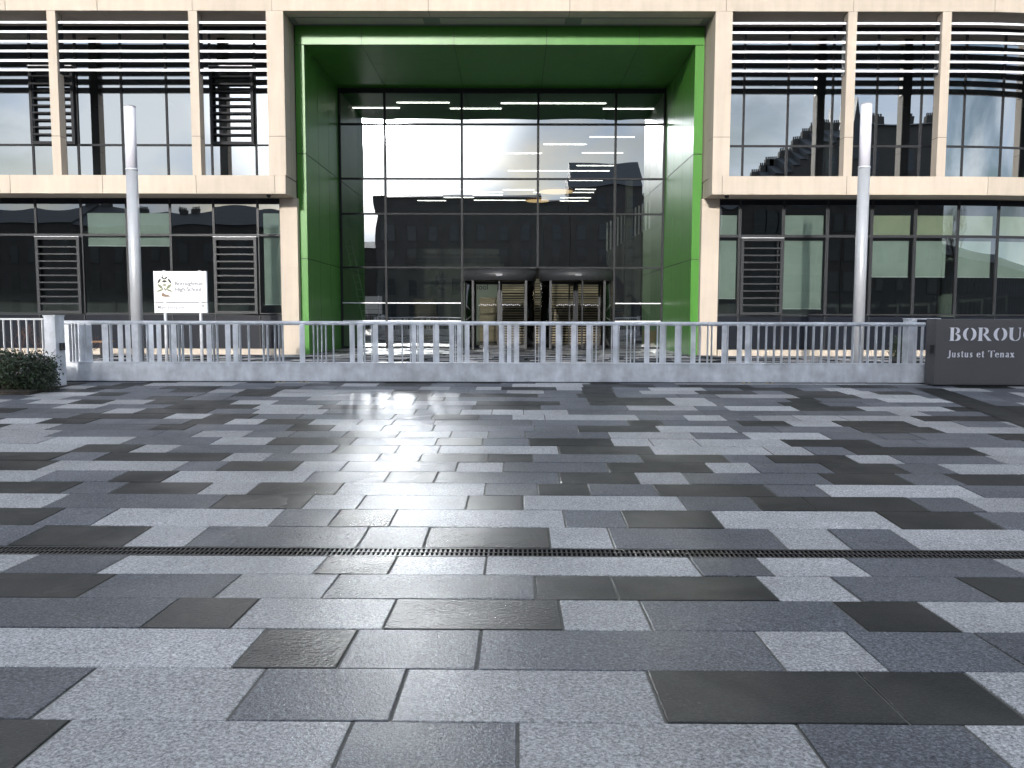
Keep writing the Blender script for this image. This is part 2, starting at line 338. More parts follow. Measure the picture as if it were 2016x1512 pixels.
data={
0:([(100,1450),(682,1450),(1020,1452),(1590,1457),(1935,1460)],'DLMLML'),
1:([(15,1448),(422,1448),(758,1448),(1325,1452),(1825,1456),(1935,1350)],'MLMLDDL'),
2:([(435,1336),(650,1337),(935,1338),(1500,1261),(1685,1262),(1948,1266)],'LDMMLMM'),
3:([(250,1254),(435,1254),(745,1254),(1112,1257),(1294,1258),(1658,1200),(1828,1200)],'MDLDLMDL'),
4:([(122,1191),(402,1191),(622,1191),(1056,1191),(1223,1192),(1500,1147),(1653,1149),(1908,1151)],'DMLMDDLMD'),
5:([(50,1105),(165,1140),(605,1141),(757,1141),(952,1140),(1393,1145),(1540,1146),(1738,1147)],'LMLDLLMLM'),
6:([(2,1080),(222,1086),(350,1085),(697,1085),(830,1085),(1085,1087),(1213,1087),(1520,1050),(1640,1051),(1765,1051)],'MDLMMDLMLML'),
7:([(45,1042),(162,1042),(520,1042),(640,1042),(762,1042),(1115,1042),(1238,1043),(1405,1013),(1735,1014),(1928,1015)],'DMLMDLMDLDM'),
8:([(65,1007),(402,1007),(587,1007),(697,1008),(922,979),(1030,981),(1338,982),(1478,983),(1583,984),(1793,985),(1898,985)],'LMDLMDLMDDML'),
9:([(100,978),(202,977),(377,978),(477,978),(655,978),(956,955),(1058,955),(1157,956),(1285,956),(1508,958),(1610,959),(1898,960)],'DMDLDLMDMDMLM'),
10:([(47,952),(202,953),(307,953),(592,954),(752,954),(852,954),(1100,934),(1250,934),(1345,935),(1615,936),(1768,937),(1865,937)],'LMDLMDMDLMDMD'),
11:([(57,930),(330,931),(417,931),(570,931),(665,931),(902,912),(992,912),(1192,914),(1390,915),(1478,915),(1620,916),(1765,917),(1853,917)],'DLMDLMLMDLMDML'),
12:([(85,910),(172,910),(427,911),(512,911),(737,911),(822,911),(962,896),(1048,896),(1258,897),(1423,898),(1508,898),(1668,899),(1755,899)],'DMDLMLDDMDMDLM'),
13:([(122,893),(245,893),(322,893),(567,894),(650,894),(785,880),(867,880),(1098,880),(1278,880),(1503,881),(1583,882),(1663,882),(1913,883)],'LDLMLDLLDLLMDL'),
}
lines=list(yn)            # descending py => increasing Y
pav=MB(); GAP=0.0035; DEP=0.010
CI={'L':0,'M':1,'D':2}
XL,XR=-24.0,24.0
def strip(Ya,Yb,js,cols):
    xs=[XL]+js+[XR]
    for i in range(len(xs)-1):
        xa,xb=xs[i]+GAP+random.uniform(0.0005,0.004),xs[i+1]-GAP-random.uniform(0.0005,0.004); ya,yb=Ya+GAP,Yb-GAP
        if xb-xa<0.03: continue
        q=[prot(xa,ya),prot(xb,ya),prot(xb,yb),prot(xa,yb)]
        dz=random.uniform(-0.0015,0.0015); tx=random.uniform(-0.0016,0.0016); ty=random.uniform(-0.0014,0.0014)
        top=[(x,y,gz(y)+dz+(tx if k in(1,2) else -tx)+(ty if k>1 else -ty)) for k,(x,y) in enumerate(q)]
        n=len(pav.v); bt=0.004
        cxm=sum(p[0] for p in top)/4; cym=sum(p[1] for p in top)/4
        pav.v+=[(p[0]+(bt if p[0]<cxm else -bt),p[1]+(bt if p[1]<cym else -bt),p[2]) for p in top]
        pav.v+=[(p[0],p[1],p[2]-0.0025) for p in top]; pav.v+=[(p[0],p[1],p[2]-DEP) for p in top]
        c=CI[cols[i]]
        pav.f.append((n,n+1,n+2,n+3)); pav.m.append(c)
        for r in (0,4):
            for a in range(4):
                b=(a+1)%4; pav.f.append((n+r+a,n+r+4+a,n+r+4+b,n+r+b)); pav.m.append(c)
def rnd_row(x0,x1,last=''):
    js=[];cols='';x=x0
    while x<x1:
        x+=random.choice([0.42,0.5,0.6,0.6,0.9,0.95,1.2]); js.append(x)
        c=random.choice('LMMDDL' if last!='D' else 'LLMM'); last=c; cols+=c
    return js,cols
def ext_row(js,cols):
    lj,lc=rnd_row(0,js[0]-XL-0.8); lj=[XL+j for j in lj if XL+j<js[0]-1.3]; lc=lc[:len(lj)]
    rj,rc=rnd_row(js[-1],XR-0.3); rj=[j for j in rj if js[-1]+0.85<j<XR-0.3]
    return lj+js+rj, lc+cols+''.join(random.choice('LMD') for _ in rj)
def fill_rand():
    js,cols=rnd_row(XL,XR-1.3); js=[j for j in js if j<XR-0.3]; return js,(cols+'MLDM')[:len(js)+1]
allY=[]
for i in range(6):
    Ya=(yn[0]-0.47) if i==0 else yn[i-1]; Yb=yn[i]
    js=[pun(*gray(*p))[0] for p in data[i][0]]; j,c=ext_row(js,data[i][1]); strip(Ya,Yb,j,c)
for i in range(6,14):
    Ya=yf[i-6]; Yb=yf[i-5]
    js=[pun(*gray(*p))[0] for p in data[i][0]]; j,c=ext_row(js,data[i][1]); strip(Ya,Yb,j,c)
Y=yf[8]
while Y<32.5:
    j,c=fill_rand(); strip(Y,Y+0.42,j,c); Y+=0.42
Y=yn[0]-0.47
while Y>-7:
    j,c=fill_rand(); strip(Y-0.46,Y,j,c); Y-=0.46
# a bedding sheet under the slabs shows in the joints
ys=[-8,0,5.06]; 
def sheet(mb,ys,mi,dz):
    for a,b in zip(ys[:-1],ys[1:]):
        q=[prot(XL,a),prot(XR,a),prot(XR,b),prot(XL,b)]
        mb.poly([(x,y,gz(y if True else y)+dz) for x,y in q],mi)
yl=[-8+0.5*i for i in range(26)]+[5.06]; sheet(pav,yl,3,-0.0065)
yl=[5.25+0.5*i for i in range(56)]; sheet(pav,yl,3,-0.0065)
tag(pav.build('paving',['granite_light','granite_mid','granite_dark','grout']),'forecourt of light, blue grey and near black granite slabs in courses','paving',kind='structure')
# darker edging and turned paving at the right
ed=MB(); P0=Vector(gray(1812,769)); P1=Vector(gray(2016,842)); dd=(P1-P0).normalized(); nn_=Vector((-dd.y,dd.x)); 
if nn_.x<0: nn_=-nn_
def eq(a0,a1,b0,b1,lift,mi):
    q=[P0+dd*a0+nn_*b0,P0+dd*a1+nn_*b0,P0+dd*a1+nn_*b1,P0+dd*a0+nn_*b1]
    if (q[1]-q[0]).cross(q[2]-q[1])<0: q=q[::-1]
    ed.poly([(p.x,p.y,gz(p.y)+lift) for p in q],mi)
a_=-0.3
while a_<7.5:
    ln_=random.choice([0.45,0.6,0.9]); eq(a_,a_+ln_-0.008,0,0.44,0.006,2); a_+=ln_
for rr in range(12):
    a_=-0.3+random.random()*0.4
    while a_<7.5:
        ln_=random.choice([0.45,0.6,0.9,1.2])
        q0=P0+dd*a_+nn_*(0.45+0.42*rr)
        if q0.y<13.4 or rr>1: 
            if q0.y<13.6: eq(a_,a_+ln_-0.008,0.45+0.42*rr,0.45+0.42*rr+0.412,0.006,random.choice([0,1,2,2,1]))
        a_+=ln_
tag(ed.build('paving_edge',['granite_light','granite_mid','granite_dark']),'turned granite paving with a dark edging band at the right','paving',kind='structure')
# slot drain
dr=MB(); drn=empty('drain_channel','long black slotted drain grate running across the granite paving','drain')
def pbox(mb,x0,x1,y0,y1,z0,z1,mi=0):
    n=len(mb.v); q=[(x0,y0),(x1,y0),(x1,y1),(x0,y1)]
    for z in (z0,z1):
        for x,y in q: X,Yy=prot(x,y); mb.v.append((X,Yy,z))
    for f in ((0,1,5,4),(1,2,6,5),(2,3,7,6),(3,0,4,7),(4,5,6,7)): mb.f.append(tuple(n+i for i in f)); mb.m.append(mi)
XD=9
for y0,y1 in ((5.068,5.084),(5.147,5.161),(5.228,5.244)): pbox(dr,-XD,XD,y0,y1,-0.03,-0.001)
x=-XD
while x<XD:
    pbox(dr,x,x+0.012,5.084,5.147,-0.03,-0.003); pbox(dr,x,x+0.012,5.161,5.228,-0.03,-0.003); x+=0.031
dr.build('grate','iron',drn)
ch=MB(); pbox(ch,-XD,XD,5.062,5.248,-0.088,-0.08); pbox(ch,-XD,XD,5.058,5.066,-0.08,-0.001); pbox(ch,-XD,XD,5.2455,5.2525,-0.08,-0.001); ch.build('channel','black',drn)

# ---------------------------------------------------------------- the school building
SCH=empty('school_building','large sandstone faced school building with a green framed entrance portal and glazed walls','building',loc=(0,26,0))
class PB(MB):   # parts whose parent sits at (0,26,0)
    pass
def bld(mb,name,mats,parent=None,bevel=0.0):
    o=mb.build(name,mats,parent or SCH,bevel)
    if (parent or SCH) is SCH: o.matrix_parent_inverse=Matrix.Translation((0,-26,0))
    return o
GU=26.1; GL=25.85; GP=30.9; YP=26.0
Zs=wz(21.5,YF)           # underside of the top beam
Zb1=wz(346,YF); Zb0=wz(382,YF)   # first floor band
XPl=wx(562,365,YF); XPr=wx(1402,365,YF)
XE=24.0
G0=0.27
JW=0.008
def panels(mb,x0,x1,joints,y0,y1,z0,z1,mi=0):
    xs=[x0]+[j for j in joints if x0<j<x1]+[x1]
    for a,b in zip(xs[:-1],xs[1:]):
        mb.box(a+(JW if a!=x0 else 0),b-(JW if b!=x1 else 0),y0,y1,z0,z1,mi,bent=True)
    if len(xs)>2: mb.box(x0+0.01,x1-0.01,y0+0.02,y1-0.01,z0+0.02,z1-0.02,1,bent=True)
# top beam
tj=[wx(p,10,YF) for p in (-170,10-0,191,378,535,843,1122,1430,1681,1960)]; tj=[t for t in tj if t>-26]; tj+=[17.5,20.3]
m=MB(); panels(m,-26,XE,tj,YF,YF+0.5,Zs,Zs+2.0); bld(m,'top_beam',['stone','stone_joint'])
m=MB(); m.box(-26,XPl-0.0,YF+0.505,GU+0.3,Zs+0.012,Zs+0.06,bent=True); bld(m,'soffit','soffit'); m=MB(); m.box(XPr,XE,YF+0.505,GU+0.3,Zs+0.012,Zs+0.06,bent=True)
bld(m,'soffit','soffit')
# portal soffit with inset light panels
m=MB(); m.box(XPl+0.003,XPr-0.003,YF+0.505,YP+0.3,Zs+0.012,Zs+0.06)
pj=[wx(p,30,25.3) for p in (562,848,1130,1402)]
for a,b in zip(pj[:-1],pj[1:]): m.box(a+0.25,b-0.25,YF+0.62,YP-0.15,Zs+0.002,Zs+0.011,1)
bld(m,'portal_soffit',['int_mid','soffit'])
# columns of the upper storey
cols=[(-165,-148,0.3),(91,108,0.3),(370,387.3,0.3),(523,557,0.55),(1409.5,1443,0.55),(1671,1688.3,0.3),(1857,1874.6,0.3)]
ucx=[]
for a,b,dp_ in cols:
    x0=wx(a,25,YF); x1=wx(b,25,YF); ucx.append((x0,x1))
ucx.append((16.9,17.17)); ucx.append((20.9,21.2))
Zj=wz(269,YF)
for k,(x0,x1) in enumerate(ucx):
    m=MB(); d=0.34 if x1-x0<0.4 else 0.62
    m.box(x0,x1,YF+0.004,YF+d,Zb1+0.004,Zj-JW,0,True); m.box(x0,x1,YF+0.004,YF+d,Zj+JW,Zs-0.006,0,True); m.box(x0+0.012,x1-0.012,YF+0.016,YF+d-0.012,Zb1+0.01,Zs+0.01,1,True)
    m.box(x0+0.004,x1-0.004,YF+d+0.002,YF+d+0.03,Zb1+0.01,Zs-0.01,2,True)  # black plate added on the back, painting in its shade for the reflections
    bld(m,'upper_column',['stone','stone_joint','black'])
# pilasters beside the portal
for s in (0,1):
    m=MB()
    if s==0: a,b=wx(567,200,25.4),XPl+0.0; c=wx(586,300,YP)
    else: a,b=XPr,wx(1398,200,25.4); c=wx(1383,300,YP)
    if s==0:
        m.box(XPl-0.28,XPl-0.004,25.38,GU+0.5,Zb1+0.02,Zs-0.004,0)
    else:
        m.box(XPr+0.004,XPr+0.28,25.38,GU+0.5,Zb1+0.02,Zs-0.004,0)
    bld(m,'pilaster','stone')
# first floor band
bj=[wx(p,365,YF) for p in (-160,20,202,386,541)]
m=MB(); panels(m,-26,XPl,bj,YF,YF+0.45,Zb0,Zb1); m.box(-26,XPl,YF+0.455,YP-0.02,Zb0+0.012,Zb1-0.012); bld(m,'floor_band',['stone','stone_joint'])
bj=[wx(p,365,YF) for p in (1422,1667,1946)]+[17.5,20.3]
m=MB(); panels(m,XPr,XE,bj,YF,YF+0.45,Zb0,Zb1); m.box(XPr,XE,YF+0.455,YP-0.02,Zb0+0.012,Zb1-0.012,0,True); bld(m,'floor_band',['stone','stone_joint'])
# lower columns
for a,b in ((551.5,585.5),(1381,1416)):
    m=MB(); x0=wx(a,450,25.75); x1=wx(b,450,25.75); m.box(x0,x1,25.75,26.7,G0-0.05,Zb0+0.011); bld(m,'lower_column','stone')
# plinths
xl=wx(551.5,450,25.75); xr=wx(1416,450,25.75)
Zp=wz(688,25.6)
m=MB(); m.box(-26,xl-0.003,25.58,GL+0.3,G0-0.05,Zp); bld(m,'plinth','stone')
m=MB(); m.box(xr+0.003,XE,25.58,GL+0.3,G0-0.05,Zp,0,True); bld(m,'plinth','stone')
# glazing
def pane(mb,x0,x1,z0,z1,y,bow,bent=True,n=10,mi=0):
    b=len(mb.v); tx=random.uniform(-1,1)*0.0022; tz=random.uniform(-1,1)*0.0012
    for i in range(n+1):
        for j in range(n+1):
            u=i/n; v=j/n; bo=bow*(16*u*(1-u)*v*(1-v))+tx*(u-0.5)*(x1-x0)+tz*(v-0.5)*(z1-z0)
            x=x0+(x1-x0)*u; yy=y+bo
            if bent: x,yy=bend(x,yy)
            mb.v.append((x,yy,z0+(z1-z0)*v))
    for i in range(n):
        for j in range(n):
            a=b+i*(n+1)+j; mb.f.append((a,a+n+1,a+n+2,a+1)); mb.m.append(mi); mb.smooth.add(len(mb.f)-1)
def window(x0,x1,zs,y,glass,fw=0.032,blinds=(),screen=None,bow=0.0015,mat='frame_alu',header=None):
    f=MB()
    f.box(x0,x0+fw,y-0.025,y+0.08,zs[0],zs[-1],0,True); f.box(x1-fw,x1,y-0.025,y+0.08,zs[0],zs[-1],0,True)
    for k,z in enumerate(zs):
        za,zb=z-fw,z+fw
        if k==0: za=z
        if k==len(zs)-1: zb=z
        f.box(x0+fw,x1-fw,y-0.022,y+0.07,za,zb,0,True)
    if header: f.box(x0+fw,x1-fw,y-0.03,y+0.05,header,zs[-1]-fw-0.001,1,True)
    o=bld(f,'window',[mat,'spandrel'])
    g=MB()
    for k in range(len(zs)-1):
        zt=zs[k+1]-(fw if k+1<len(zs)-1 else fw)
        if header and k==len(zs)-2: zt=header
        pane(g,x0+fw,x1-fw,zs[k]+fw,zt,y,random.choice([-1,-1,0.5])*bow*random.uniform(0.5,1.3)*min(1.3,(zt-zs[k])))
    g.build('pane',glass,o)
    for (bx0,bx1,z0,z1,mt) in blinds:
        q=MB(); q.box(bx0,bx1,y+0.13,y+0.136,z0,z1,0,True); q.box(bx0,bx1,y+0.12,y+0.145,z0-0.025,z0,1,True); q.build('roller_blind',[mt,'white_panel'],o)
    if screen:
        z0,z1=screen; q=MB(); a,b=x0+0.02,x1-0.02; t=0.085; yo=y-0.16
        q.box(a,a+t,yo,y-0.075,z0,z1,0,True); q.box(b-t,b,yo,y-0.075,z0,z1,0,True); q.box(a+t,b-t,yo,y-0.075,z0,z0+t,0,True); q.box(a+t,b-t,yo,y-0.075,z1-t,z1,0,True)
        nb=9
        for i in range(nb):
            z=z0+t+(z1-z0-2*t)*(i+1)/(nb+1); q.box(a+t,b-t,yo+0.01,y-0.08,z-0.022,z+0.022,0,True)
        q.box(a,b,yo-0.03,y-0.075,z1+0.001,z1+0.018,1,True)
        q.build('louvred_screen',[mat,'louvre_blade'],o)
    return o
# upper storey left/right
zb=Zb1-0.02; zt=wz(287,GU); ztop=Zs+0.01; hd=wz(62,GU)
def upl(px): return wx(px,300,GU)
scz=(wz(285,GU-0.16),wz(131,GU-0.16))
ul=[-26+0.02]+[upl(p) for p in (-375,-287,-198,-110,-22,66,154.8,243,331,417.6,505)]+[XPl-0.30]
ul=[x for x in ul if x>=-26]
for a,b in zip(ul[:-1],ul[1:]):
    if b-a<0.15: continue
    sc=scz if (abs(a-upl(66))<0.01 or abs(a-upl(417.6))<0.01) else None
    window(a+0.001,b-0.001,[zb,zt,ztop],GU,'glass',screen=sc,header=hd)
ur=[XPr+0.30]+[upl(p) for p in (1462,1548.4,1635.6,1722.5,1810,1899.6,1988)]+[16.95+1.39*k for k in range(5)]+[XE]
for a,b in zip(ur[:-1],ur[1:]):
    if b-a<0.15: continue
    window(a+0.001,b-0.001,[zb,zt,ztop],GU,'glass',header=hd)
# ground floor
z0=Zp+0.002; z1=wz(619.5,GL); z2=wz(464,GL); z3=Zb0+0.01; hl=wz(403,GL)
def lo(px): return wx(px,450,GL)
scl=(wz(619,GL-0.16),wz(468,GL-0.16))
def spand(a,b):
    m=MB(); m.box(a,b,GL-0.01,GL+0.06,z0,z1-0.035,0,True); m.box(a-0.02,a+0.02,GL-0.05,GL-0.012,z0,z1-0.035,1,True); bld(m,'spandrel_panel',['spandrel','frame'])
ll=[lo(p) for p in (-285,-196,-107,-18,71.4,160.7,250,335.7,421,508)]+[xl-0.002]
ll=[-26+0.02]+ll if ll[0]>-26 else ll
def bz(y): return wz(y,GL+0.13)
BL={}
for k,(a,b) in enumerate(zip(ll[:-1],ll[1:])):
    bl=[];sc=None
    def near_(p): return abs(a-lo(p))<0.01
    if near_(160.7) or near_(250): bl=[(a+0.13,b-0.06,bz(463),bz(421),'blind'),(a+0.13,b-0.06,bz(485),bz(467),'blind')]
    if near_(508): bl=[(a+0.13,b-0.01,bz(463),bz(421),'blind'),(a+0.13,b-0.01,bz(600),bz(467),'blind')]
    if near_(71.4) or near_(421) or near_(-285): sc=scl
    window(a+0.001,b-0.001,[z1,z2,z3],GL,'glass_lower',blinds=bl,screen=sc,header=hl,mat='frame'); spand(a,b)
lr=[xr+0.002]+[lo(p) for p in (1456.5,1542,1629,1716,1802,1889,1979)]+[16.65+1.4*k for k in range(5)]+[XE]
for k,(a,b) in enumerate(zip(lr[:-1],lr[1:])):
    bl=[];sc=None
    def near_(p): return abs(a-lo(p))<0.01
    if k==0: bl=[(a,b-0.06,bz(465),bz(423),'blind'),(a,b-0.06,bz(586),bz(473),'blind')]
    elif near_(1542): bl=[(a+0.08,b-0.08,bz(463),bz(423),'blind'),(a+0.04,b-0.08,bz(606),bz(473),'blind')]
    elif k>=4: 
        bl=[(a+0.08,b-0.1,bz(463),bz(423),'blind_yellow'),(a+0.04,b-(0.3 if k==5 else 0.12),bz(543),bz(473),'blind')]
    if near_(1456.5): sc=scl
    window(a+0.001,b-0.001,[z1,z2,z3],GL,'glass_lower',fw=0.04,blinds=bl,screen=sc,header=hl,mat='frame'); spand(a,b)
# sun louvres across each upper bay
zl=[wz(y+1.5,24.9,px=1008) for y in (44.6,63,82,101,120,138.4)]
bays=[(ucx[0][1],ucx[1][0]),(ucx[1][1],ucx[2][0]),(ucx[2][1],ucx[3][0]),(ucx[4][1],ucx[5][0]),(ucx[5][1],ucx[6][0]),(ucx[6][1],ucx[7][0]),(ucx[7][1],ucx[8][0])]
def tilt(m,a,b,z):
    xs=[a]+[a+(b-a)*k/6 for k in range(1,6)]+[b]
    for x0,x1 in zip(xs[:-1],xs[1:]):
        P=[]
        for x in (x0,x1):
            for (y,zz) in ((24.892,z-0.01),(25.14,z+0.07),(25.14,z+0.085),(24.892,z+0.03)):
                bx,by=bend(x,y); P.append((bx,by,zz))
        n=len(m.v); m.v+=P
        for f in ((0,1,5,4),(2,3,7,6),(1,2,6,5)): m.f.append(tuple(n+i for i in f)); m.m.append(1)
for a,b in bays:
    m=MB()
    for z in zl:
        m.box(a+0.02,b-0.02,24.86,24.89,z-0.03,z+0.034,0,True)
        tilt(m,a+0.02,b-0.02,z)  # blade body coloured dark to paint in its shaded underside
    for xx in (a+0.006,b-0.02): m.box(xx,xx+0.013,24.87,25.12,zl[-1]-0.10,zl[0]+0.08,1,True)
    bld(m,'sun_louvre',['louvre_blade','frame'])
# green portal
XL_=wx(602,302,YP); XR_=wx(1365,303.7,YP); OL=XPl+0.03; OR=XPr-0.03
Zc=wz(88,YP); ZT=Zs+0.011
hz=[G0-0.02,wz(510,YP),wz(303,YP),Zc]
dys=[YP,26.35,27.7,29.2,GP-0.02]
def green_side(x0,x1):
    m=MB(); g=0.014
    for a,b in zip(hz[:-1],hz[1:]):
        for i,(c,d) in enumerate(zip(dys[:-1],dys[1:])):
            m.box(x0,x1,c+(g/2 if i else 0),d-g/2,a+g,b-g)
    m.box(x0+0.015,x1-0.015,YP+0.03,GP-0.03,hz[0]+0.01,hz[-1]-0.01,1)
    return bld(m,'portal_side',['green','green_joint'])
green_side(OL,XL_); green_side(XR_,OR)
m=MB(); tx=[OL,wx(711,70,YP),wx(893.5,70,YP),wx(1076,70,YP),wx(1259,70,YP),OR]
for a,b in zip(tx[:-1],tx[1:]): m.box(a+0.009,b-0.009,YP,GP-0.02,Zc+0.003,ZT-0.02)
m.box(OL+0.01,OR-0.01,YP+0.02,GP-0.04,Zc+0.02,ZT-0.03,1); bld(m,'portal_ceiling',['green','green_joint'])
# portal glazing
pm=[XL_+0.03]+[wx(p,450,GP) for p in (759.7,909.7,1058.7,1209.8)]+[XR_-0.03]
pz=[G0+0.02]+[wz(y,GP) for y in (527,421.6,352.4,245)]+[Zc]
m=MB()
for i,x in enumerate(pm):
    m.box(x-0.04,x+0.04,GP-0.06,GP+0.1,(pz[0]-0.02 if i not in(3,) else pz[1]),pz[-1]-0.002)
for z in pz[1:-1]:
    for a,b in zip(pm[:-1],pm[1:]): m.box(a+0.045,b-0.045,GP-0.06,GP+0.08,z-0.03,z+0.03)
for a,b in zip(pm[:-1],pm[1:]):
    m.box(a+0.045,b-0.045,GP-0.06,GP+0.08,pz[-1]-0.16,pz[-1]-0.002)
    if a in (pm[2],pm[3]): continue
    m.box(a+0.045,b-0.045,GP-0.06,GP+0.08,pz[0]-0.02,pz[0]+0.05)
    for yy in (597,632): z=wz(yy,GP); m.box(a+0.045,b-0.045,GP-0.085,GP-0.062,z-0.018,z+0.018,1)
pf=bld(m,'portal_glazing',['frame_alu','white_panel'])
for i in range(5):
    for k in range(5):
        if k==0 and i in (2,3): continue
        g=MB(); pane(g,pm[i]+0.045,pm[i+1]-0.045,pz[k]+0.03,pz[k+1]-0.03,GP,-0.0024*(1 if (i+k)%3 else 0.6),bent=False,n=12); g.build('pane','glass_portal',pf)
# revolving doors
ZD0=wz(551,29.5); ZD1=wz(528.5,29.5)
for i in (2,3):
    cx=(pm[i]+pm[i+1])/2; r=(pm[i+1]-pm[i])/2-0.06; c=(cx,GP)
    d=MB(); d.ring(c,r-0.05,r,ZD0,ZD1,0,2*math.pi,48); d.cyl(c,r-0.051,ZD1-0.04,ZD1-0.003,48)
    d.cyl(c,r-0.052,ZD0+0.004,ZD0+0.03,48); d.ring(c,r-0.08,r+0.012,ZD1+0.001,ZD1+0.03,0,2*math.pi,48)
    do=bld(d,'revolving_door',['frame'])
    for ang in (-43,-137,43,137):
        p=MB()
        a=R(ang); x=cx+(r-0.03)*math.cos(a); y=GP+(r-0.03)*math.sin(a); p.box(x-0.04,x+0.04,y-0.05,y+0.05,G0,ZD0-0.002); p.build('door_post','frame',do)
    p=MB(); p.ring(c,r-0.07,r-0.01,G0,G0+0.06,R(-43),R(43)); p.ring(c,r-0.07,r-0.01,G0,G0+0.06,R(137),R(223))
    o_=p.build('floor_track','frame',do)
    gg=MB(); gg.ring(c,r-0.045,r-0.035,G0+0.06,ZD0-0.01,R(-41),R(41)); gg.build('curved_glass','glass_clear',do); gg=MB(); gg.ring(c,r-0.045,r-0.035,G0+0.06,ZD0-0.01,R(139),R(221)); gg.build('curved_glass','glass_clear',do)
    base=-90+(0 if i==2 else 7)
    for q in range(4):
        a=R(base+90*q); ux,uy=math.cos(a),math.sin(a); rr=r-0.09
        wg=MB()
        for (ra,rb,za,zb_) in ((0.03,0.09,G0+0.01,ZD0-0.02),(rr-0.07,rr,G0+0.01,ZD0-0.02),(0.09,rr-0.07,G0+0.01,G0+0.12),(0.09,rr-0.07,ZD0-0.11,ZD0-0.02),(0.09,rr-0.07,G0+0.95,G0+0.99)):
            pts=[]
            for rad,sgn in ((ra,-1),(rb,-1),(rb,1),(ra,1)): pts.append((cx+ux*rad-uy*0.022*sgn,GP+uy*rad+ux*0.022*sgn))
            n=len(wg.v)
            for z in (za,zb_):
                for X,Y_ in pts: wg.v.append((X,Y_,z))
            for f in ((0,1,5,4),(1,2,6,5),(2,3,7,6),(3,0,4,7),(4,5,6,7),(3,2,1,0)): wg.f.append(tuple(n+t for t in f)); wg.m.append(0)
        wg.build('door_wing','frame',do)
    # oval plate and dots on the glass
    ov=MB(); zc=(ZD0+ZD1)/2-0.02; pts=[(cx+0.12*math.copysign(abs(math.cos(t))**0.6,math.cos(t)),zc+0.035*math.copysign(abs(math.sin(t))**0.8,math.sin(t))) for t in [2*math.pi*k/24 for k in range(24)]]
    ov.extr(pts,GP-r-0.02,GP-r+0.02); ov.build('oval_plate','rail_steel',do)
    dots=MB(); zz=wz(600,29.6)
    for side in (-1,1):
        for k in range(9):
            xx=cx+side*(0.13+0.075*k); yy=GP-math.sqrt(max(0.01,(r-0.2)**2-(xx-cx)**2))
            dots.box(xx-0.014,xx+0.014,yy-0.004,yy,zz-0.014+0.02*math.sin(k*2.1),zz+0.014+0.02*math.sin(k*2.1))
    dots.build('glass_manifestation','letter_white',do)
# building mass behind the glass: floors, walls, roofs
m=MB(); m.box(-26,XE,YF+0.52,66,Zs+0.07,Zs+2.0); bld(m,'roof','soffit')
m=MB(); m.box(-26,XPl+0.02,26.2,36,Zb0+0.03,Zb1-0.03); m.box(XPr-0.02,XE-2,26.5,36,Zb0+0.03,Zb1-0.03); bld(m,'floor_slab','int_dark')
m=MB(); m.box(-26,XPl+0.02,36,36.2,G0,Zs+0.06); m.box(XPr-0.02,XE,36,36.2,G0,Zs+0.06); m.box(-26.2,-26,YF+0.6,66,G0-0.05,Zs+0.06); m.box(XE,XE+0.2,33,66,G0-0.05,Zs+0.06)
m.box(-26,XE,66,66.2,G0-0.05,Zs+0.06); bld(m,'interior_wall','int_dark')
for s in (0,1):
    m=MB(); xa,xb=(XPl-0.02,XPl+0.1) if s==0 else (XPr-0.1,XPr+0.02)
    m.box(OL-0.2 if s==0 else OR+0.01,OL-0.01 if s==0 else OR+0.2,26.72,36,G0,Zs+0.06); m.box(-14 if s==0 else 14,-14.2 if s==0 else 14.2,36.2,66,G0,Zs+0.06); bld(m,'atrium_wall','int_mid')
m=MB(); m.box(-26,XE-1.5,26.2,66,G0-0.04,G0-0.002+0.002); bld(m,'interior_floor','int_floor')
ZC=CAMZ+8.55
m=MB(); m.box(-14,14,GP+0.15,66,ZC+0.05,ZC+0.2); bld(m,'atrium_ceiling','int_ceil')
# interior columns and upper room partitions
for px,py,Yc,r in ((1628,200,29,0.3),(1889,200,29,0.34)):
    m=MB(); m.cyl((wx(px,py,Yc),Yc),r,Zb1,Zs+0.05,32); bld(m,'round_column','int_pale')
for px,wd in ((1975,0.5),):
    m=MB(); x=wx(px,200,31); m.box(x-wd,x+wd,31,31.2,Zb1,Zs-0.4); bld(m,'partition','int_pale')
m=MB(); x=wx(1868,600,28); m.cyl((wx(1862,600,28),28),0.28,G0,Zb0,24); bld(m,'round_column','int_pale')
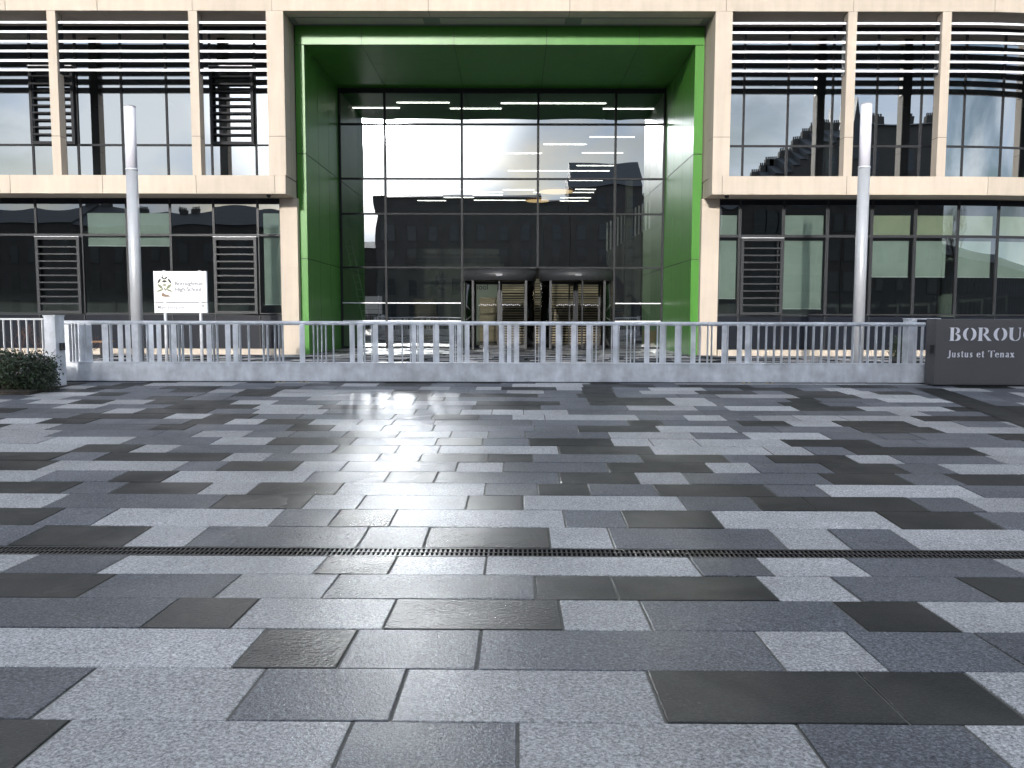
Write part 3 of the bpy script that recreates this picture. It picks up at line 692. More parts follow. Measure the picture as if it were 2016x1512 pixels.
# mezzanine and its white balustrade, name wall with crest
YW=39.0
zm=wz(508,YW)
m=MB(); m.box(wx(700,500,YW),wx(985,500,YW),YW,YW+6,zm-0.25,zm+0.0); m.box(wx(800,500,YW),wx(982,500,YW),YW-0.05,YW-0.0+0.04,zm+0.001,zm+0.42,1); bld(m,'mezzanine',['int_dark','int_mid'])
m=MB(); m.box(wx(715,560,YW),wx(992,560,YW),YW+0.05,YW+0.25,G0+0.003,zm-0.252); nw=bld(m,'name_wall','int_pale')
x0=wx(890,560,YW); tw=wx(966,560,YW)-x0
addtext('wall_lettering','Boroughmuir',x0,YW+0.04,wz(557,YW),tw,'sign_ink',nw,0.01,0.02)
addtext('wall_lettering','High School',x0,YW+0.04,wz(570,YW),tw*0.93,'sign_ink',nw,0.01,0.01)
def crest(cx,cz,s,y,parent,mats=('crest_cream','crest_olive','sign_ink','crest_brown')):
    m=MB()
    # eight pointed cream star ring
    pts=[]
    for k in range(20):
        a=math.pi/2+2*math.pi*k/20; r=0.42 if k%2==0 else 0.30; pts.append((cx+s*r*math.cos(a)*1.0,cz+s*(0.08+r*math.sin(a)*0.86)))
    m.extr(pts,y-0.002,y,0)
    def blob(x,z,rx,rz,rot,mi,yy):
        q=[]
        for k in range(14):
            a=2*math.pi*k/14; u=rx*math.cos(a); v=rz*math.sin(a)*(1-0.5*abs(math.cos(a))); q.append((cx+s*(x+u*math.cos(rot)-v*math.sin(rot)),cz+s*(z+u*math.sin(rot)+v*math.cos(rot))))
        m.extr(q,y-yy,y-yy+0.001,mi)
    q=[(cx+s*0.17*math.cos(2*math.pi*k/16),cz+s*(0.12+0.15*math.sin(2*math.pi*k/16))) for k in range(16)]
    m.extr(q,y-0.0035,y-0.0025,0)
    for sg in (-1,1):
        blob(sg*0.22,-0.02,0.19,0.075,sg*0.75,1,0.005)     # upper leaves
        blob(sg*0.24,-0.22,0.20,0.055,-sg*0.35,1,0.005)    # lower leaves
        blob(sg*0.27,0.27,0.16,0.06,-sg*1.0,2,0.005)       # side scrolls
        blob(sg*0.10,0.44,0.07,0.05,sg*0.5,2,0.005)
    blob(0,0.25,0.13,0.07,0,2,0.006); blob(0,0.06,0.05,0.12,math.pi/2,1,0.006); blob(0,0.38,0.11,0.035,0,2,0.007)
    blob(-0.08,0.54,0.10,0.02,math.pi/2,2,0.005); blob(0.02,-0.16,0.09,0.035,-math.pi/2.6,2,0.006)
    m.extr([(cx+s*a,cz+s*b) for a,b in ((-0.17,-0.52),(0.05,-0.56),(0.32,-0.54),(0.18,-0.45),(-0.02,-0.40),(-0.10,-0.30),(-0.16,-0.42))],y-0.006,y-0.005,3)
    return m
crest(wx(868,556,YW),wz(554,YW),0.75,YW+0.045,nw).build('crest',['sign_ink_pale','sign_ink','sign_ink','sign_ink'],nw)
# timber terraced seating seen through the doors
ts=empty('timber_seating','tall honey coloured timber terrace of stacked boards behind the revolving doors','seating',loc=(0,36,0))
m=MB(); xa=wx(985,600,36.5); xb=wx(1245,680,36.5); ztop_=wz(548,36.5); nt_=26
for k in range(nt_):
    za=G0+0.02+(ztop_-G0)*k/nt_; zb_=G0+0.02+(ztop_-G0)*(k+1)/nt_
    xe=xb-(xb-wx(1205,560,36.5))*k/nt_
    m.box(xa,xe,36.0+0.03*k,36.0+0.03*k+0.04,za+0.01,zb_-random.choice([0.02,0.04,0.055]))
    
for k in range(6):
    pass
m.box(xa+0.05,xb-1.2,37.2,37.3,G0+0.01,ztop_-0.2,1)
o=m.build('terrace_boards',['timber','black'],ts); o.matrix_parent_inverse=Matrix.Translation((0,-36,0))
# stair with glass balustrade at the right of the atrium
st=empty('staircase','pale staircase with upright balusters rising to the right inside the atrium','staircase',loc=(6,36,0))
m=MB(); ys_=35.5
p0=(wx(1195,480,ys_),wz(492,ys_)); p1=(wx(1292,445,ys_),wz(440,ys_)); 
m.extr([(p0[0],p0[1]),(p0[0],p0[1]-0.55),(p1[0],p1[1]-4.2),(p1[0],p1[1])],ys_,ys_+0.2); o=m.build('stringer_wall','int_mid',st); o.matrix_parent_inverse=Matrix.Translation((-6,-36,0))
m=MB()
for k in range(15):
    t=k/14; x=p0[0]+(p1[0]-p0[0])*t; z=p0[1]+(p1[1]-p0[1])*t; m.box(x-0.035,x+0.035,ys_-0.03,ys_-0.005,z-0.05,z+1.15)
o=m.build('baluster','white_panel',st); o.matrix_parent_inverse=Matrix.Translation((-6,-36,0))
m=MB(); m.box(wx(1236,560,34.5)-0.14,wx(1236,560,34.5)+0.14,34.4,34.7,G0,ZC-3.0); o=m.build('newel_column','int_mid',st); o.matrix_parent_inverse=Matrix.Translation((-6,-36,0))
# atrium strip lights
strips=[(781,885,215),(986,1193,216),(687,787,225),(886,987,226),(1187,1287,226),(928,988,268),(949,988,293),(1161,1249,279),(1070,1155,293),(989,1067,310),(1146,1226,309),(1135,1208,333),(1000,1200,343),(1120,1186,361),(805,928,378),(809,870,384),(813,872,389),(822,878,400),(874,933,394),(930,990,384),(930,990,389),(933,1038,399),(990,1052,379),(1050,1169,384),(1132,1173,378),(1104,1163,394),(1102,1158,400)]
ordn=['highest','second highest','third highest','fourth highest','fifth highest','sixth highest','seventh highest','eighth highest','ninth highest','tenth highest','eleventh highest','twelfth highest']
def bay_(c): return 'first' if c<760 else 'second' if c<910 else 'third' if c<1059 else 'fourth' if c<1210 else 'fifth'
cnt={}
strips.sort(key=lambda t:(t[2],t[0]))
for a,b,y in strips:
    bn_=bay_((a+b)/2); k_=cnt.get(bn_,0); cnt[bn_]=k_+1
    lab='%s white linear ceiling light seen in the %s glass bay from the left'%(ordn[k_],bn_)
    Yk=(ZC-CAMZ)*F/(621-y)
    xa,xb=wx(a,y,Yk),wx(b,y,Yk); t=0.006+0.0002*Yk
    o=MB().box(-(xb-xa)/2,(xb-xa)/2,-0.05,0.05,-t,t).build('strip_light','strip_glow'); o.location=((xa+xb)/2,Yk,ZC+0.025)
    tag(o,lab,'ceiling light','linear lights under the atrium ceiling')
for px,py,Yk,r,lab in ((1095,378,44,0.95,'larger and higher gold disc pendant lamp hanging in the atrium'),(1058,396,50,0.73,'smaller and lower gold disc pendant lamp hanging in the atrium')):
    x,z=w(px,py,Yk); e=empty('pendant_lamp',lab,'pendant lamp','gold disc pendants in the atrium',loc=(x,Yk,z))
    MB().cyl((0,0),r,0.02,0.14,40,r2=r*0.9).build('lamp_shade','brass',e); MB().cyl((0,0),r*0.93,0.0,0.018,40).build('diffuser','pendant_glow',e)
    MB().tube((0,0,0.14),(0,0,ZC-z),0.012).build('cable','black',e)
# ladder leaning inside the glass
x0,za=w(677,470,31.9); x1,zb_=w(727,676,31.4)
ld=empty('ladder','slim aluminium ladder leaning inside the glass left of the doors','ladder',loc=(x1,31.4,G0))
m=MB()
P=Vector((0,0,0.02)); Q=Vector((x0-x1,0.6,za-G0)); off=Vector((0.0,0.34,0))+Vector((0.16,0,0))
m.tube(P,Q,0.03); m.tube(P+off,Q+off,0.03); m.build('stile','ladder_metal',ld)
m=MB()
for k in range(1,15): 
    t=k/15; m.tube(P.lerp(Q,t),P.lerp(Q,t)+off,0.016)
m.build('rung','ladder_metal',ld)
# cupboards, desk, red bin, white box, posts
def ibox(name,label,cat,px0,px1,py0,Y0,dp_,mat,group=None):
    x0,x1=wx(px0,620,Y0),wx(px1,620,Y0); zt_=wz(py0,Y0); e=empty(name,label,cat,group,loc=((x0+x1)/2,Y0,G0)); h=zt_-G0; wdt=(x1-x0)/2
    MB().box(-wdt,wdt,0,dp_,0.06,h).build('carcass',mat,e,0.01); MB().box(-wdt+0.03,wdt-0.03,0.03,dp_-0.02,0.001,0.06).build('plinth','black',e)
    m=MB(); m.box(-wdt+0.02,-0.008,-0.02,-0.001,0.1,h-0.03); m.box(0.008,wdt-0.02,-0.02,-0.001,0.1,h-0.03); m.build('door',mat,e); return e
ibox('cupboard','pale double door cupboard below the name on the atrium wall','cupboard',813,859,589,37.5,0.5,'timber')
ibox('cupboard','dark low cupboard left of the pale one in the atrium','cupboard',770,806,600,37.5,0.5,'int_dark')
ibox('reception_desk','timber reception desk seen through the left revolving door','desk',944,978,586,37.2,0.8,'timber')
e=empty('litter_bin','red litter bin inside the glass at the right of the portal','bin',loc=(wx(1278,660,31.8),31.8,G0))
MB().cyl((0,0),0.25,0,0.62,24,r2=0.28).build('body','red_paint',e); MB().cyl((0,0),0.29,0.621,0.68,24,r2=0.26).build('lid','red_paint',e)
# domes under the band
for px,lab in ((529,'small dark security camera dome under the stone band left of the portal'),(1431,'small dark security camera dome under the stone band right of the portal')):
    x=wx(px,386,25.0); e=empty('security_camera',lab,'security camera','camera domes under the stone band',loc=(x,25.0,Zb0))
    MB().cyl((0,0),0.07,-0.03,0.0,20).build('mount','frame',e)
    d=MB(); 
    for k in range(4):
        a,b=math.pi/2*k/4,math.pi/2*(k+1)/4; d.cyl((0,0),0.06*math.cos(b)+0.001,-0.03-0.06*math.sin(b),-0.03-0.06*math.sin(a),20,r2=0.06*math.cos(a),cap=False)
    d.build('dome','black',e)

# ---------------------------------------------------------------- sliding gate
YG=14.4
gt=empty('sliding_gate','long galvanised sliding gate of flat upright plates over a deep bottom beam','gate',loc=(0,YG,gz(YG)))
gp=lambda m,n,mt,bv=0.0:_gp(m,n,mt,bv)
def _gp(m,n,mt,bv):
    o=m.build(n,mt,gt,bv); o.matrix_parent_inverse=Matrix.Translation((0,-YG,-gz(YG))); return o
gx0=wx(128,680,YG); gx1=wx(1819,680,YG)
zr1=wz(633,YG); zr0=wz(641,YG); zbt=wz(715.5,YG); zbb=wz(751,YG)
m=MB(); m.tube((gx0,YG,(zr0+zr1)/2),(gx1,YG,(zr0+zr1)/2),(zr1-zr0)/2,16); gp(m,'top_rail','galv')
m=MB(); m.box(gx0,gx1,YG-0.09,YG+0.09,zbb,zbt); m.box(gx0,gx1,YG-0.1,YG+0.1,zbt+0.001,zbt+0.012); gp(m,'bottom_beam','galv',0.012)
wide=[(156,167),(172,183),(203,215),(234,244),(249,259),(262,274),(295,304),(310,319),(339,349),(408,418),(445,455),(460,470),(590.6,601),(689,699),(704,715),(734.6,745),(765,775),(810.5,820),(825,834.6),(855.5,865),(885,894.6),(900,909),(915,924.5),(952,962),(982.5,992),(998,1007),(1012,1022),(1064,1074),(1094,1104),(1124,1134),(1154,1164),(1206,1216),(1268,1278),(1298,1308),(1328,1338),(1359,1369),(1420,1430),(1450,1460),(1466,1476)]
thin=[145,151,169,219,277,291,336,353,360,376,421,428,473,490,519,527,542,550,557,618,626,634,642,656.6,718,732,792,808,822.5,853.6,897,910.5,994,1010,1054,1061,1106,1136,1166,1173.5,1188,1204,1218,1234,1241.5,1249,1294,1310,1340,1378,1393,1401,1432,1478,1492.6,1508,1524,1539,1555,1570.5,1586,1601,1617,1632,1647.5,1663,1678.6,1693,1708.6,1724,1739,1754,1770,1785.6,1802,1815]
pk=MB()
zp0,zp1=zbt+0.012,(zr0+zr1)/2-0.01
def P_(a,b,edge=False):
    x0=wx(a,680,YG); x1=wx(b,680,YG)
    if edge: c=(x0+x1)/2; m_.box(c-0.005,c+0.005,YG-0.045,YG+0.045,zp0,zp1)
    else: m_.box(x0,x1,YG-0.03,YG-0.02,zp0,zp1)
# each upright is a part of its own; the hundred that show largest
for a,b in wide:
    m_=MB(); P_(a,b); gp(m_,'picket','galv')
ths=thin[:]; 
for k,x in enumerate(ths[-61:]):
    m_=MB(); P_(x-0.5,x+0.5,True); gp(m_,'picket','galv')
m_=MB()
for x in ths[:-61]: P_(x-0.5,x+0.5,True)
o=gp(m_,'picket_row','galv'); tag(o,kind='stuff')
m_=MB(); m_.box(gx0,gx0+0.10,YG-0.05,YG+0.05,zbt+0.013,zr0); gp(m_,'end_stile','galv')
# rollers under the beam
rol=[]
for px in (555,601,1467,1513):
    x=wx(px,757,YG); m=MB(); zz=gz(YG)+0.052
    m.tube((x,YG-0.085,zbb-0.002),(x,YG+0.03,zbb-0.002),0.072,24); m.tube((x,YG-0.088,zbb-0.002),(x,YG-0.0855,zbb-0.002),0.02,12,1)
    gp(m,'roller',['yellow_roller','rail_steel'])
rl=MB(); rl.box(gx0-0.2,gx1+0.2,YG-0.06,YG-0.04,gz(YG)-0.004,gz(YG)+0.02); rl.box(gx0-0.2,gx1+0.2,YG+0.04,YG+0.06,gz(YG)-0.004,gz(YG)+0.02)
tag(rl.build('gate_track','rail_steel'),'twin steel ground rails under the sliding gate','track')
# gate posts
def post(name,label,px0,px1,pyt,Y,dp_,cap=True,lock=None):
    x0=wx(px0,700,Y); x1=wx(px1,700,Y); zt_=wz(pyt,Y); e=empty(name,label,'gate post',loc=((x0+x1)/2,Y,gz(Y))); h=(x1-x0)/2
    MB().box(-h,h,0,dp_,-0.02,zt_-gz(Y)).build('shaft','galv',e,0.006)
    if cap: MB().box(-h-0.01,h+0.42 if cap==2 else h+0.01,-0.01,dp_+0.01,zt_-gz(Y)+0.001,zt_-gz(Y)+0.02).build('cap','galv',e)
    if lock: zk=wz(lock,Y)-gz(Y); MB().box(h+0.001,h+0.045,0.1,0.2,zk-0.06,zk+0.06).build('lock_keep','black',e)
    return e
post('gate_post','stout galvanised gate post with black lock beside the dark bush',89,111,625,13.5,0.27,1,685)
post('gate_post','slim shaded gate post standing behind the left end of the gate',140,152,640,14.75,0.12,1)
post('gate_post','galvanised gate post between the gate and the grey name wall',1783,1802,627,14.65,0.14,2)
# railing at the left
e=empty('railing','low galvanised railing of thin bars behind the dark bush','railing',loc=(-9.5,14.0,gz(14)))
zt_=wz(628.5,14.0)-gz(14); zbm=0.12
def el(m,n):
    return m.build(n,'lamp_metal',e)
el(MB().box(-6,9.5+wx(87,640,14),-0.025,0.025,zt_-0.03,zt_),'top_rail'); el(MB().box(-6,9.5+wx(87,640,14),-0.02,0.02,zbm,zbm+0.03),'bottom_rail')
xx=wx(84,660,14)+9.5
while xx>-5.9:
    el(MB().box(xx-0.008,xx+0.008,-0.018,0.018,zbm+0.031,zt_-0.031),'picket'); xx-=0.131
# ---------------------------------------------------------------- grey name wall
YN=13.9; xw=wx(1841,700,YN); zn=wz(628.5,YN)+0.02; zg=gz(YN)
nwl=empty('name_wall','dark grey slab wall with white stencil lettering at the right end of the gate','wall',loc=(xw,YN,zg))
MB().box(0,5.2,0,0.33,0.03,zn-zg).build('slab','wall_grey',nwl,0.004)
MB().box(0.05,5.15,0.03,0.30,-0.02,0.03).build('shadow_gap','black',nwl)
zk=wz(686,YN)-zg; MB().box(-0.02,-0.001,0.05,0.15,zk-0.07,zk+0.07).build('lock_keep','black',nwl)
def arc(cx,cz,rx,rz,a0,a1,n=14): return [(cx+rx*math.cos(a0+(a1-a0)*i/n),cz+rz*math.sin(a0+(a1-a0)*i/n)) for i in range(n+1)]
def cres(cx,cz,rx,rz,tw,side,a=80):
    # fat crescent, left (-1) or right (+1), thin at its tips
    A=R(a)
    if side>0: o=arc(cx,cz,rx,rz,-A,A); i=arc(cx,cz,rx-tw,rz*0.93,A,-A); k=[(x if abs(z-cz)<rz*0.9 else x,z) for x,z in i]
    else: o=arc(cx,cz,rx,rz,math.pi-A,math.pi+A); k=arc(cx,cz,rx-tw,rz*0.93,math.pi+A,math.pi-A)
    return o+k
def glyph(ch):
    # unit cap height; returns (polys,width)
    if ch=='O': return [cres(0.46,0.5,0.46,0.5,0.22,-1,72),cres(0.46,0.5,0.46,0.5,0.22,1,72)],0.92
    if ch=='G': return [cres(0.46,0.5,0.46,0.5,0.22,-1,72),[(0.62,0.42),(0.98,0.42),(0.90,0.37),(0.90,0.06),(0.70,0.0),(0.70,0.37)],[(0.55,0.98),(0.72,0.93),(0.84,0.99),(0.86,0.66),(0.76,0.84)]],1.0
    stem=lambda x,wd:[(x-0.06,0),(x+wd+0.05,0),(x+wd+0.05,0.03),(x+wd,0.06),(x+wd,0.94),(x+wd+0.05,0.97),(x+wd+0.05,1),(x-0.06,1),(x-0.06,0.97),(x,0.94),(x,0.06),(x-0.06,0.03)]
    if ch=='B': return [stem(0.07,0.21),[(0.40,1.0)]+arc(0.48,0.76,0.22,0.24,R(88),R(-50))+[(0.40,0.51),(0.40,0.54)]+arc(0.40,0.77,0.12,0.19,R(-60),R(80))+[(0.36,0.98)],[(0.40,0.51)]+arc(0.50,0.26,0.27,0.26,R(70),R(-90))+[(0.36,0.0),(0.42,0.03)]+arc(0.42,0.27,0.14,0.2,R(-70),R(75))],0.82
    if ch=='R': return [stem(0.07,0.21),[(0.40,1.0)]+arc(0.48,0.74,0.24,0.26,R(88),R(-60))+[(0.40,0.48),(0.40,0.51)]+arc(0.40,0.75,0.13,0.19,R(-60),R(80))+[(0.36,0.98)],[(0.36,0.47),(0.52,0.5),(0.92,0.03),(0.98,0),(0.70,0)]],0.98
    if ch=='U': return [[(0.0,1),(0.32,1),(0.32,0.97),(0.27,0.94),(0.27,0.3),(0.34,0.12),(0.46,0.03),(0.46,0.0),(0.30,0.02),(0.12,0.12),(0.06,0.3),(0.06,0.94),(0.0,0.97)],[(0.50,0.0),(0.62,0.03),(0.74,0.12),(0.80,0.3),(0.80,0.94),(0.86,0.97),(0.86,1),(0.66,1),(0.66,0.97),(0.75,0.94),(0.75,0.3),(0.68,0.14),(0.56,0.06),(0.50,0.04)]],0.9
    if ch=='H': return [stem(0.07,0.21),stem(0.62,0.21),[(0.30,0.47),(0.60,0.47),(0.60,0.52),(0.30,0.52)]],0.96
    if ch=='M': return [stem(0.05,0.06),[(0.16,1),(0.36,1),(0.60,0.3),(0.54,0.05)],[(0.60,0.22),(0.82,1),(0.86,1),(0.62,0.05)],stem(0.88,0.2)],1.2
    if ch=='I': return [stem(0.07,0.21)],0.38
    # lower case (x height 0.68)
    ls=lambda x,h:[(x-0.05,0),(x+0.19,0),(x+0.15,0.04),(x+0.15,h-0.02),(x-0.05,h-0.05),(x,h-0.1),(x,0.04)]
    if ch=='J': return [[(0.22,1),(0.46,1),(0.42,0.96),(0.42,0.1),(0.3,-0.12),(0.05,-0.14),(0.02,0.0),(0.14,0.03),(0.22,0.0),(0.26,0.1),(0.26,0.96)]],0.56
    if ch=='u': return [[(0,0.68),(0.17,0.68),(0.17,0.15),(0.3,0.08),(0.3,0),(0.12,0),(0.04,0.1),(0.04,0.64)],ls(0.36,0.7)],0.66
    if ch=='s': return [[(0.05,0.5),(0.12,0.64),(0.3,0.68),(0.36,0.66),(0.36,0.5),(0.26,0.6),(0.18,0.56),(0.2,0.48),(0.36,0.32),(0.4,0.18),(0.3,0.02),(0.14,-0.01),(0.04,0.03),(0.04,0.2),(0.12,0.07),(0.24,0.08),(0.26,0.16),(0.1,0.34)]],0.48
    if ch=='t': return [[(0.1,0.85),(0.24,0.9),(0.24,0.16),(0.34,0.1),(0.34,0.02),(0.2,-0.01),(0.1,0.08)],[(0,0.62),(0.34,0.62),(0.34,0.68),(0,0.68)]],0.42
    if ch=='e': return [cres(0.3,0.34,0.28,0.35,0.15,-1,75),[(0.2,0.34),(0.56,0.34),(0.52,0.56),(0.4,0.68),(0.34,0.66),(0.4,0.4),(0.2,0.4)],[(0.34,0.0),(0.5,0.05),(0.57,0.17),(0.44,0.1),(0.34,0.05)]],0.64
    if ch=='T': return [[(0.34,0),(0.6,0),(0.56,0.05),(0.56,0.94),(0.38,0.94),(0.38,0.05)],[(0.0,0.78),(0.03,0.78),(0.1,0.94),(0.32,0.96),(0.32,1),(0.0,1)],[(0.62,0.96),(0.84,0.94),(0.91,0.78),(0.94,0.78),(0.94,1),(0.62,1)]],0.92
    if ch=='n': return [ls(0.05,0.7),[(0.25,0.58),(0.36,0.68),(0.5,0.66),(0.55,0.55),(0.55,0.04),(0.6,0),(0.36,0),(0.4,0.04),(0.4,0.5),(0.32,0.56)]],0.68
    if ch=='a': return [[(0.1,0.5),(0.14,0.64),(0.3,0.69),(0.3,0.62),(0.2,0.5)],[(0.33,0.69),(0.46,0.64),(0.5,0.5),(0.5,0.06),(0.56,0),(0.36,0),(0.36,0.55)],[(0.3,0.4),(0.08,0.28),(0.04,0.12),(0.14,-0.01),(0.3,0.06),(0.22,0.12),(0.22,0.26),(0.3,0.32)]],0.62
    if ch=='x': return [[(0,0.68),(0.2,0.68),(0.62,0),(0.38,0)],[(0.4,0.68),(0.56,0.68),(0.4,0.46),(0.36,0.5)],[(0.0,0),(0.16,0),(0.24,0.2),(0.2,0.24)]],0.64
    return [],0.34
def write(s,x,z,h,spacing=0.1,sx=1.0):
    m=MB(); m.mode=1
    for ch in s:
        ps,wd=glyph(ch)
        for p in ps:
            q=[(x+a*h*sx,z+b*h) for a,b in p]
            ar=sum(q[i][0]*q[(i+1)%len(q)][1]-q[(i+1)%len(q)][0]*q[i][1] for i in range(len(q)))
            if ar<0: q=q[::-1]
            m.extr(q,-0.012,-0.001)
        x+=(wd+spacing)*h*sx
    return m,x
def kx(px,py): return wx(px,py,YN)-xw
def kz(py,px): return w(px,py,YN)[1]-zg
hC=kz(645,1940)-kz(671,1940)
m,_=write('BOROU',0,0,1,0.12); tot=_-0.12
sx=(kx(2010,660)-kx(1868,660))/hC/tot
m,_=write('BOROUGHMUIR',kx(1869,660),kz(671,1940),hC,0.12,sx); m.build('stencil_lettering','letter_white',nwl)
hJ=kz(690,1930)-kz(703.5,1930)
m,_=write('Justus et Tenax',0,0,1,0.10); tot=_-0.1
m,_=write('Justus et Tenax',kx(1865,697),kz(703.5,1930),hJ,0.10,(kx(1997,697)-kx(1865,697))/hJ/tot); m.build('motto_lettering','letter_white',nwl)

# ---------------------------------------------------------------- light columns
def lamp(pxt,pyt,pyd,Y,label):
    x=(wx(pxt,pyt,Y)+0.0); z=gz(Y); e=empty('light_column',label,'lamp post','light columns in front of the facade',loc=(x,Y,z)); r=0.128
    zt_=w(pxt,pyt,Y)[1]-z; zd=w(pxt,pyd,Y)[1]-z
    MB().cyl((0,0),r,0.0,zd-0.003,40).build('pole','lamp_metal',e); MB().cyl((0,0),r-0.006,zd-0.003,zt_-0.02,40).build('lamp_tube','lamp_diffuser',e)
    MB().cyl((0,0),r,zt_-0.02,zt_,40).build('cap','lamp_metal',e); MB().ring((0,0),r-0.002,r+0.006,zd-0.03,zd+0.01,0,6.2832,40).build('collar','galv',e); MB().cyl((0,0),0.19,0.0,0.02,24).build('base_plate','lamp_metal',e)
lamp(255,209,333,19.0,'tall round light column standing left of the portal, beside the white sign')
lamp(1706,204,329,19.0,'tall round light column standing right of the portal, near the name wall')
# ---------------------------------------------------------------- white entrance sign
YS=18.5; x0=wx(303,570,YS); x1=wx(407,570,YS); zc_=gz(YS)
sg=empty('entrance_sign','white school sign on two steel posts pointing to the main entrance','sign',loc=(x0,YS,zc_))
def sz(py): return w(355,py,YS)[1]-zc_
W2=x1-x0; MB().box(0,W2,0,0.05,sz(594.5),sz(534)).build('upper_panel','white_panel',sg,0.006); MB().box(0,W2,0,0.05,sz(616),sz(596)).build('lower_panel','white_panel',sg,0.006)
for px in (322.5,392.5):
    xx=wx(px,620,YS)-x0; MB().cyl((xx,0.085),0.034,0.0,sz(532),16).build('post','galv',sg)
def tpx(px): return wx(px,575,YS)-x0
addtext('sign_lettering','Boroughmuir',tpx(345.5),-0.003,sz(561.5),tpx(401)-tpx(345.5),'sign_ink',sg,0.001,0.015)
addtext('sign_lettering','High School',tpx(345.5),-0.003,sz(573),tpx(396)-tpx(345.5),'sign_ink',sg,0.001,0.015)
addtext('sign_lettering','Main Entrance',tpx(309.5),-0.003,sz(608),tpx(361.5)-tpx(309.5),'sign_ink_pale',sg,0.001,0.012)
m=MB(); ax=tpx(399); az=sz(609); m.extr([(ax-0.006,az),(ax+0.006,az),(ax+0.006,az+0.085),(ax-0.006,az+0.085)],-0.005,-0.001)
m.extr([(ax,az+0.083),(ax,az+0.103),(ax-0.036,az+0.063),(ax-0.03,az+0.053)],-0.006,-0.002); m.extr([(ax,az+0.103),(ax,az+0.083),(ax+0.03,az+0.053),(ax+0.036,az+0.063)],-0.006,-0.002)
m.build('arrow','sign_ink',sg)
crest(tpx(324.5),sz(563.5),0.43,-0.001,sg).build('crest',['crest_cream','crest_olive','sign_ink','crest_brown'],sg)
# bench behind the gate
e=empty('bench','brown timber bench end by the plinth left of the light column','bench',loc=(wx(193,700,23.5),23.5,gz(23.5)))
m=MB(); 
for k in range(5): m.box(-0.9,0.25,0.1*k,0.1*k+0.085,0.42,0.46)
m.build('seat','wood_bench',e); MB().box(-0.8,-0.7,0.02,0.46,0,0.419).build('leg','iron',e); MB().box(0.05,0.15,0.02,0.46,0,0.419).build('leg','iron',e)

# ---------------------------------------------------------------- plants
def leafy(m,c,r,n,size,rz=1.0):
    for _ in range(n):
        while True:
            p=Vector((random.uniform(-1,1),random.uniform(-1,1),random.uniform(-1,1)))
            if 0.25<p.length<1: break
        lump=1+0.16*math.sin(5*p.x+1)*math.cos(4*p.z)+0.1*math.sin(9*p.y)
        q=Vector((c[0]+p.x*r[0]*lump,c[1]+p.y*r[1]*lump,max(0.02,c[2]+p.z*r[2]*lump)))
        u=Vector((random.gauss(0,1),random.gauss(0,1),random.gauss(0,1))).normalized(); v=u.orthogonal().normalized(); s=size*random.uniform(0.6,1.3)
        m.poly([q-u*s,q-v*s*0.45,q+u*s,q+v*s*0.45])
bu=empty('bush','dark green clipped bush at the foot of the left gate post','bush',loc=(wx(40,730,13.0),13.0,gz(13)))
m=MB(); leafy(m,(0,0,0.32),(0.62,0.45,0.34),4800,0.026); leafy(m,(-0.7,0.1,0.33),(0.5,0.4,0.36),2500,0.028); leafy(m,(0.42,-0.15,0.24),(0.25,0.25,0.25),900,0.024); m.build('foliage','leaf_dark',bu)
m=MB()
for k in range(24):
    a=random.uniform(0,6.28); rr=random.uniform(0.1,0.5); m.tube((random.uniform(-0.5,0.2),0,-0.02),(random.uniform(-1,0.6),random.uniform(-0.2,0.3),random.uniform(0.4,0.72)),0.007,5,r2=0.003)
m.build('stem','bark',bu)
sb=empty('shrub','bare reddish twiggy shrub behind the left railing','shrub',loc=(wx(70,700,15.6),15.6,gz(15.6)))
m=MB()
def twig(m,p,d,l,r,n):
    q=p+d*l; m.tube(p,q,r,4,r2=r*0.7)
    if n==0: return
    for _ in range(random.choice([2,2,3])):
        nd=(d+Vector((random.gauss(0,.38),random.gauss(0,.3),random.gauss(0,.22)))).normalized(); twig(m,q,nd,l*random.uniform(.6,.85),r*0.65,n-1)
for k in range(16):
    twig(m,Vector((random.uniform(-1.2,0.9),random.uniform(-.2,.2),0)),Vector((random.gauss(0,.25),random.gauss(0,.2),1)).normalized(),0.34,0.007,4)
m.build('branches','twig',sb)
pl=empty('plant','small dark potted shrub behind the right end of the gate','plant',loc=(wx(1767,705,20.0),20.0,gz(20)))
m=MB(); leafy(m,(0,0,0.42),(0.22,0.2,0.3),900,0.035); m.build('foliage','leaf_dark',pl); MB().cyl((0,0),0.16,0,0.2,20,r2=0.2).build('pot','iron',pl)
bedm=MB(); bedm.box(-16,wx(104,760,13.2),12.55,13.9,gz(13.2)-0.05,gz(13.2)+0.03); tag(bedm.build('planting_bed','soil'),'strip of dark soil under the bush and railing','soil',kind='structure')

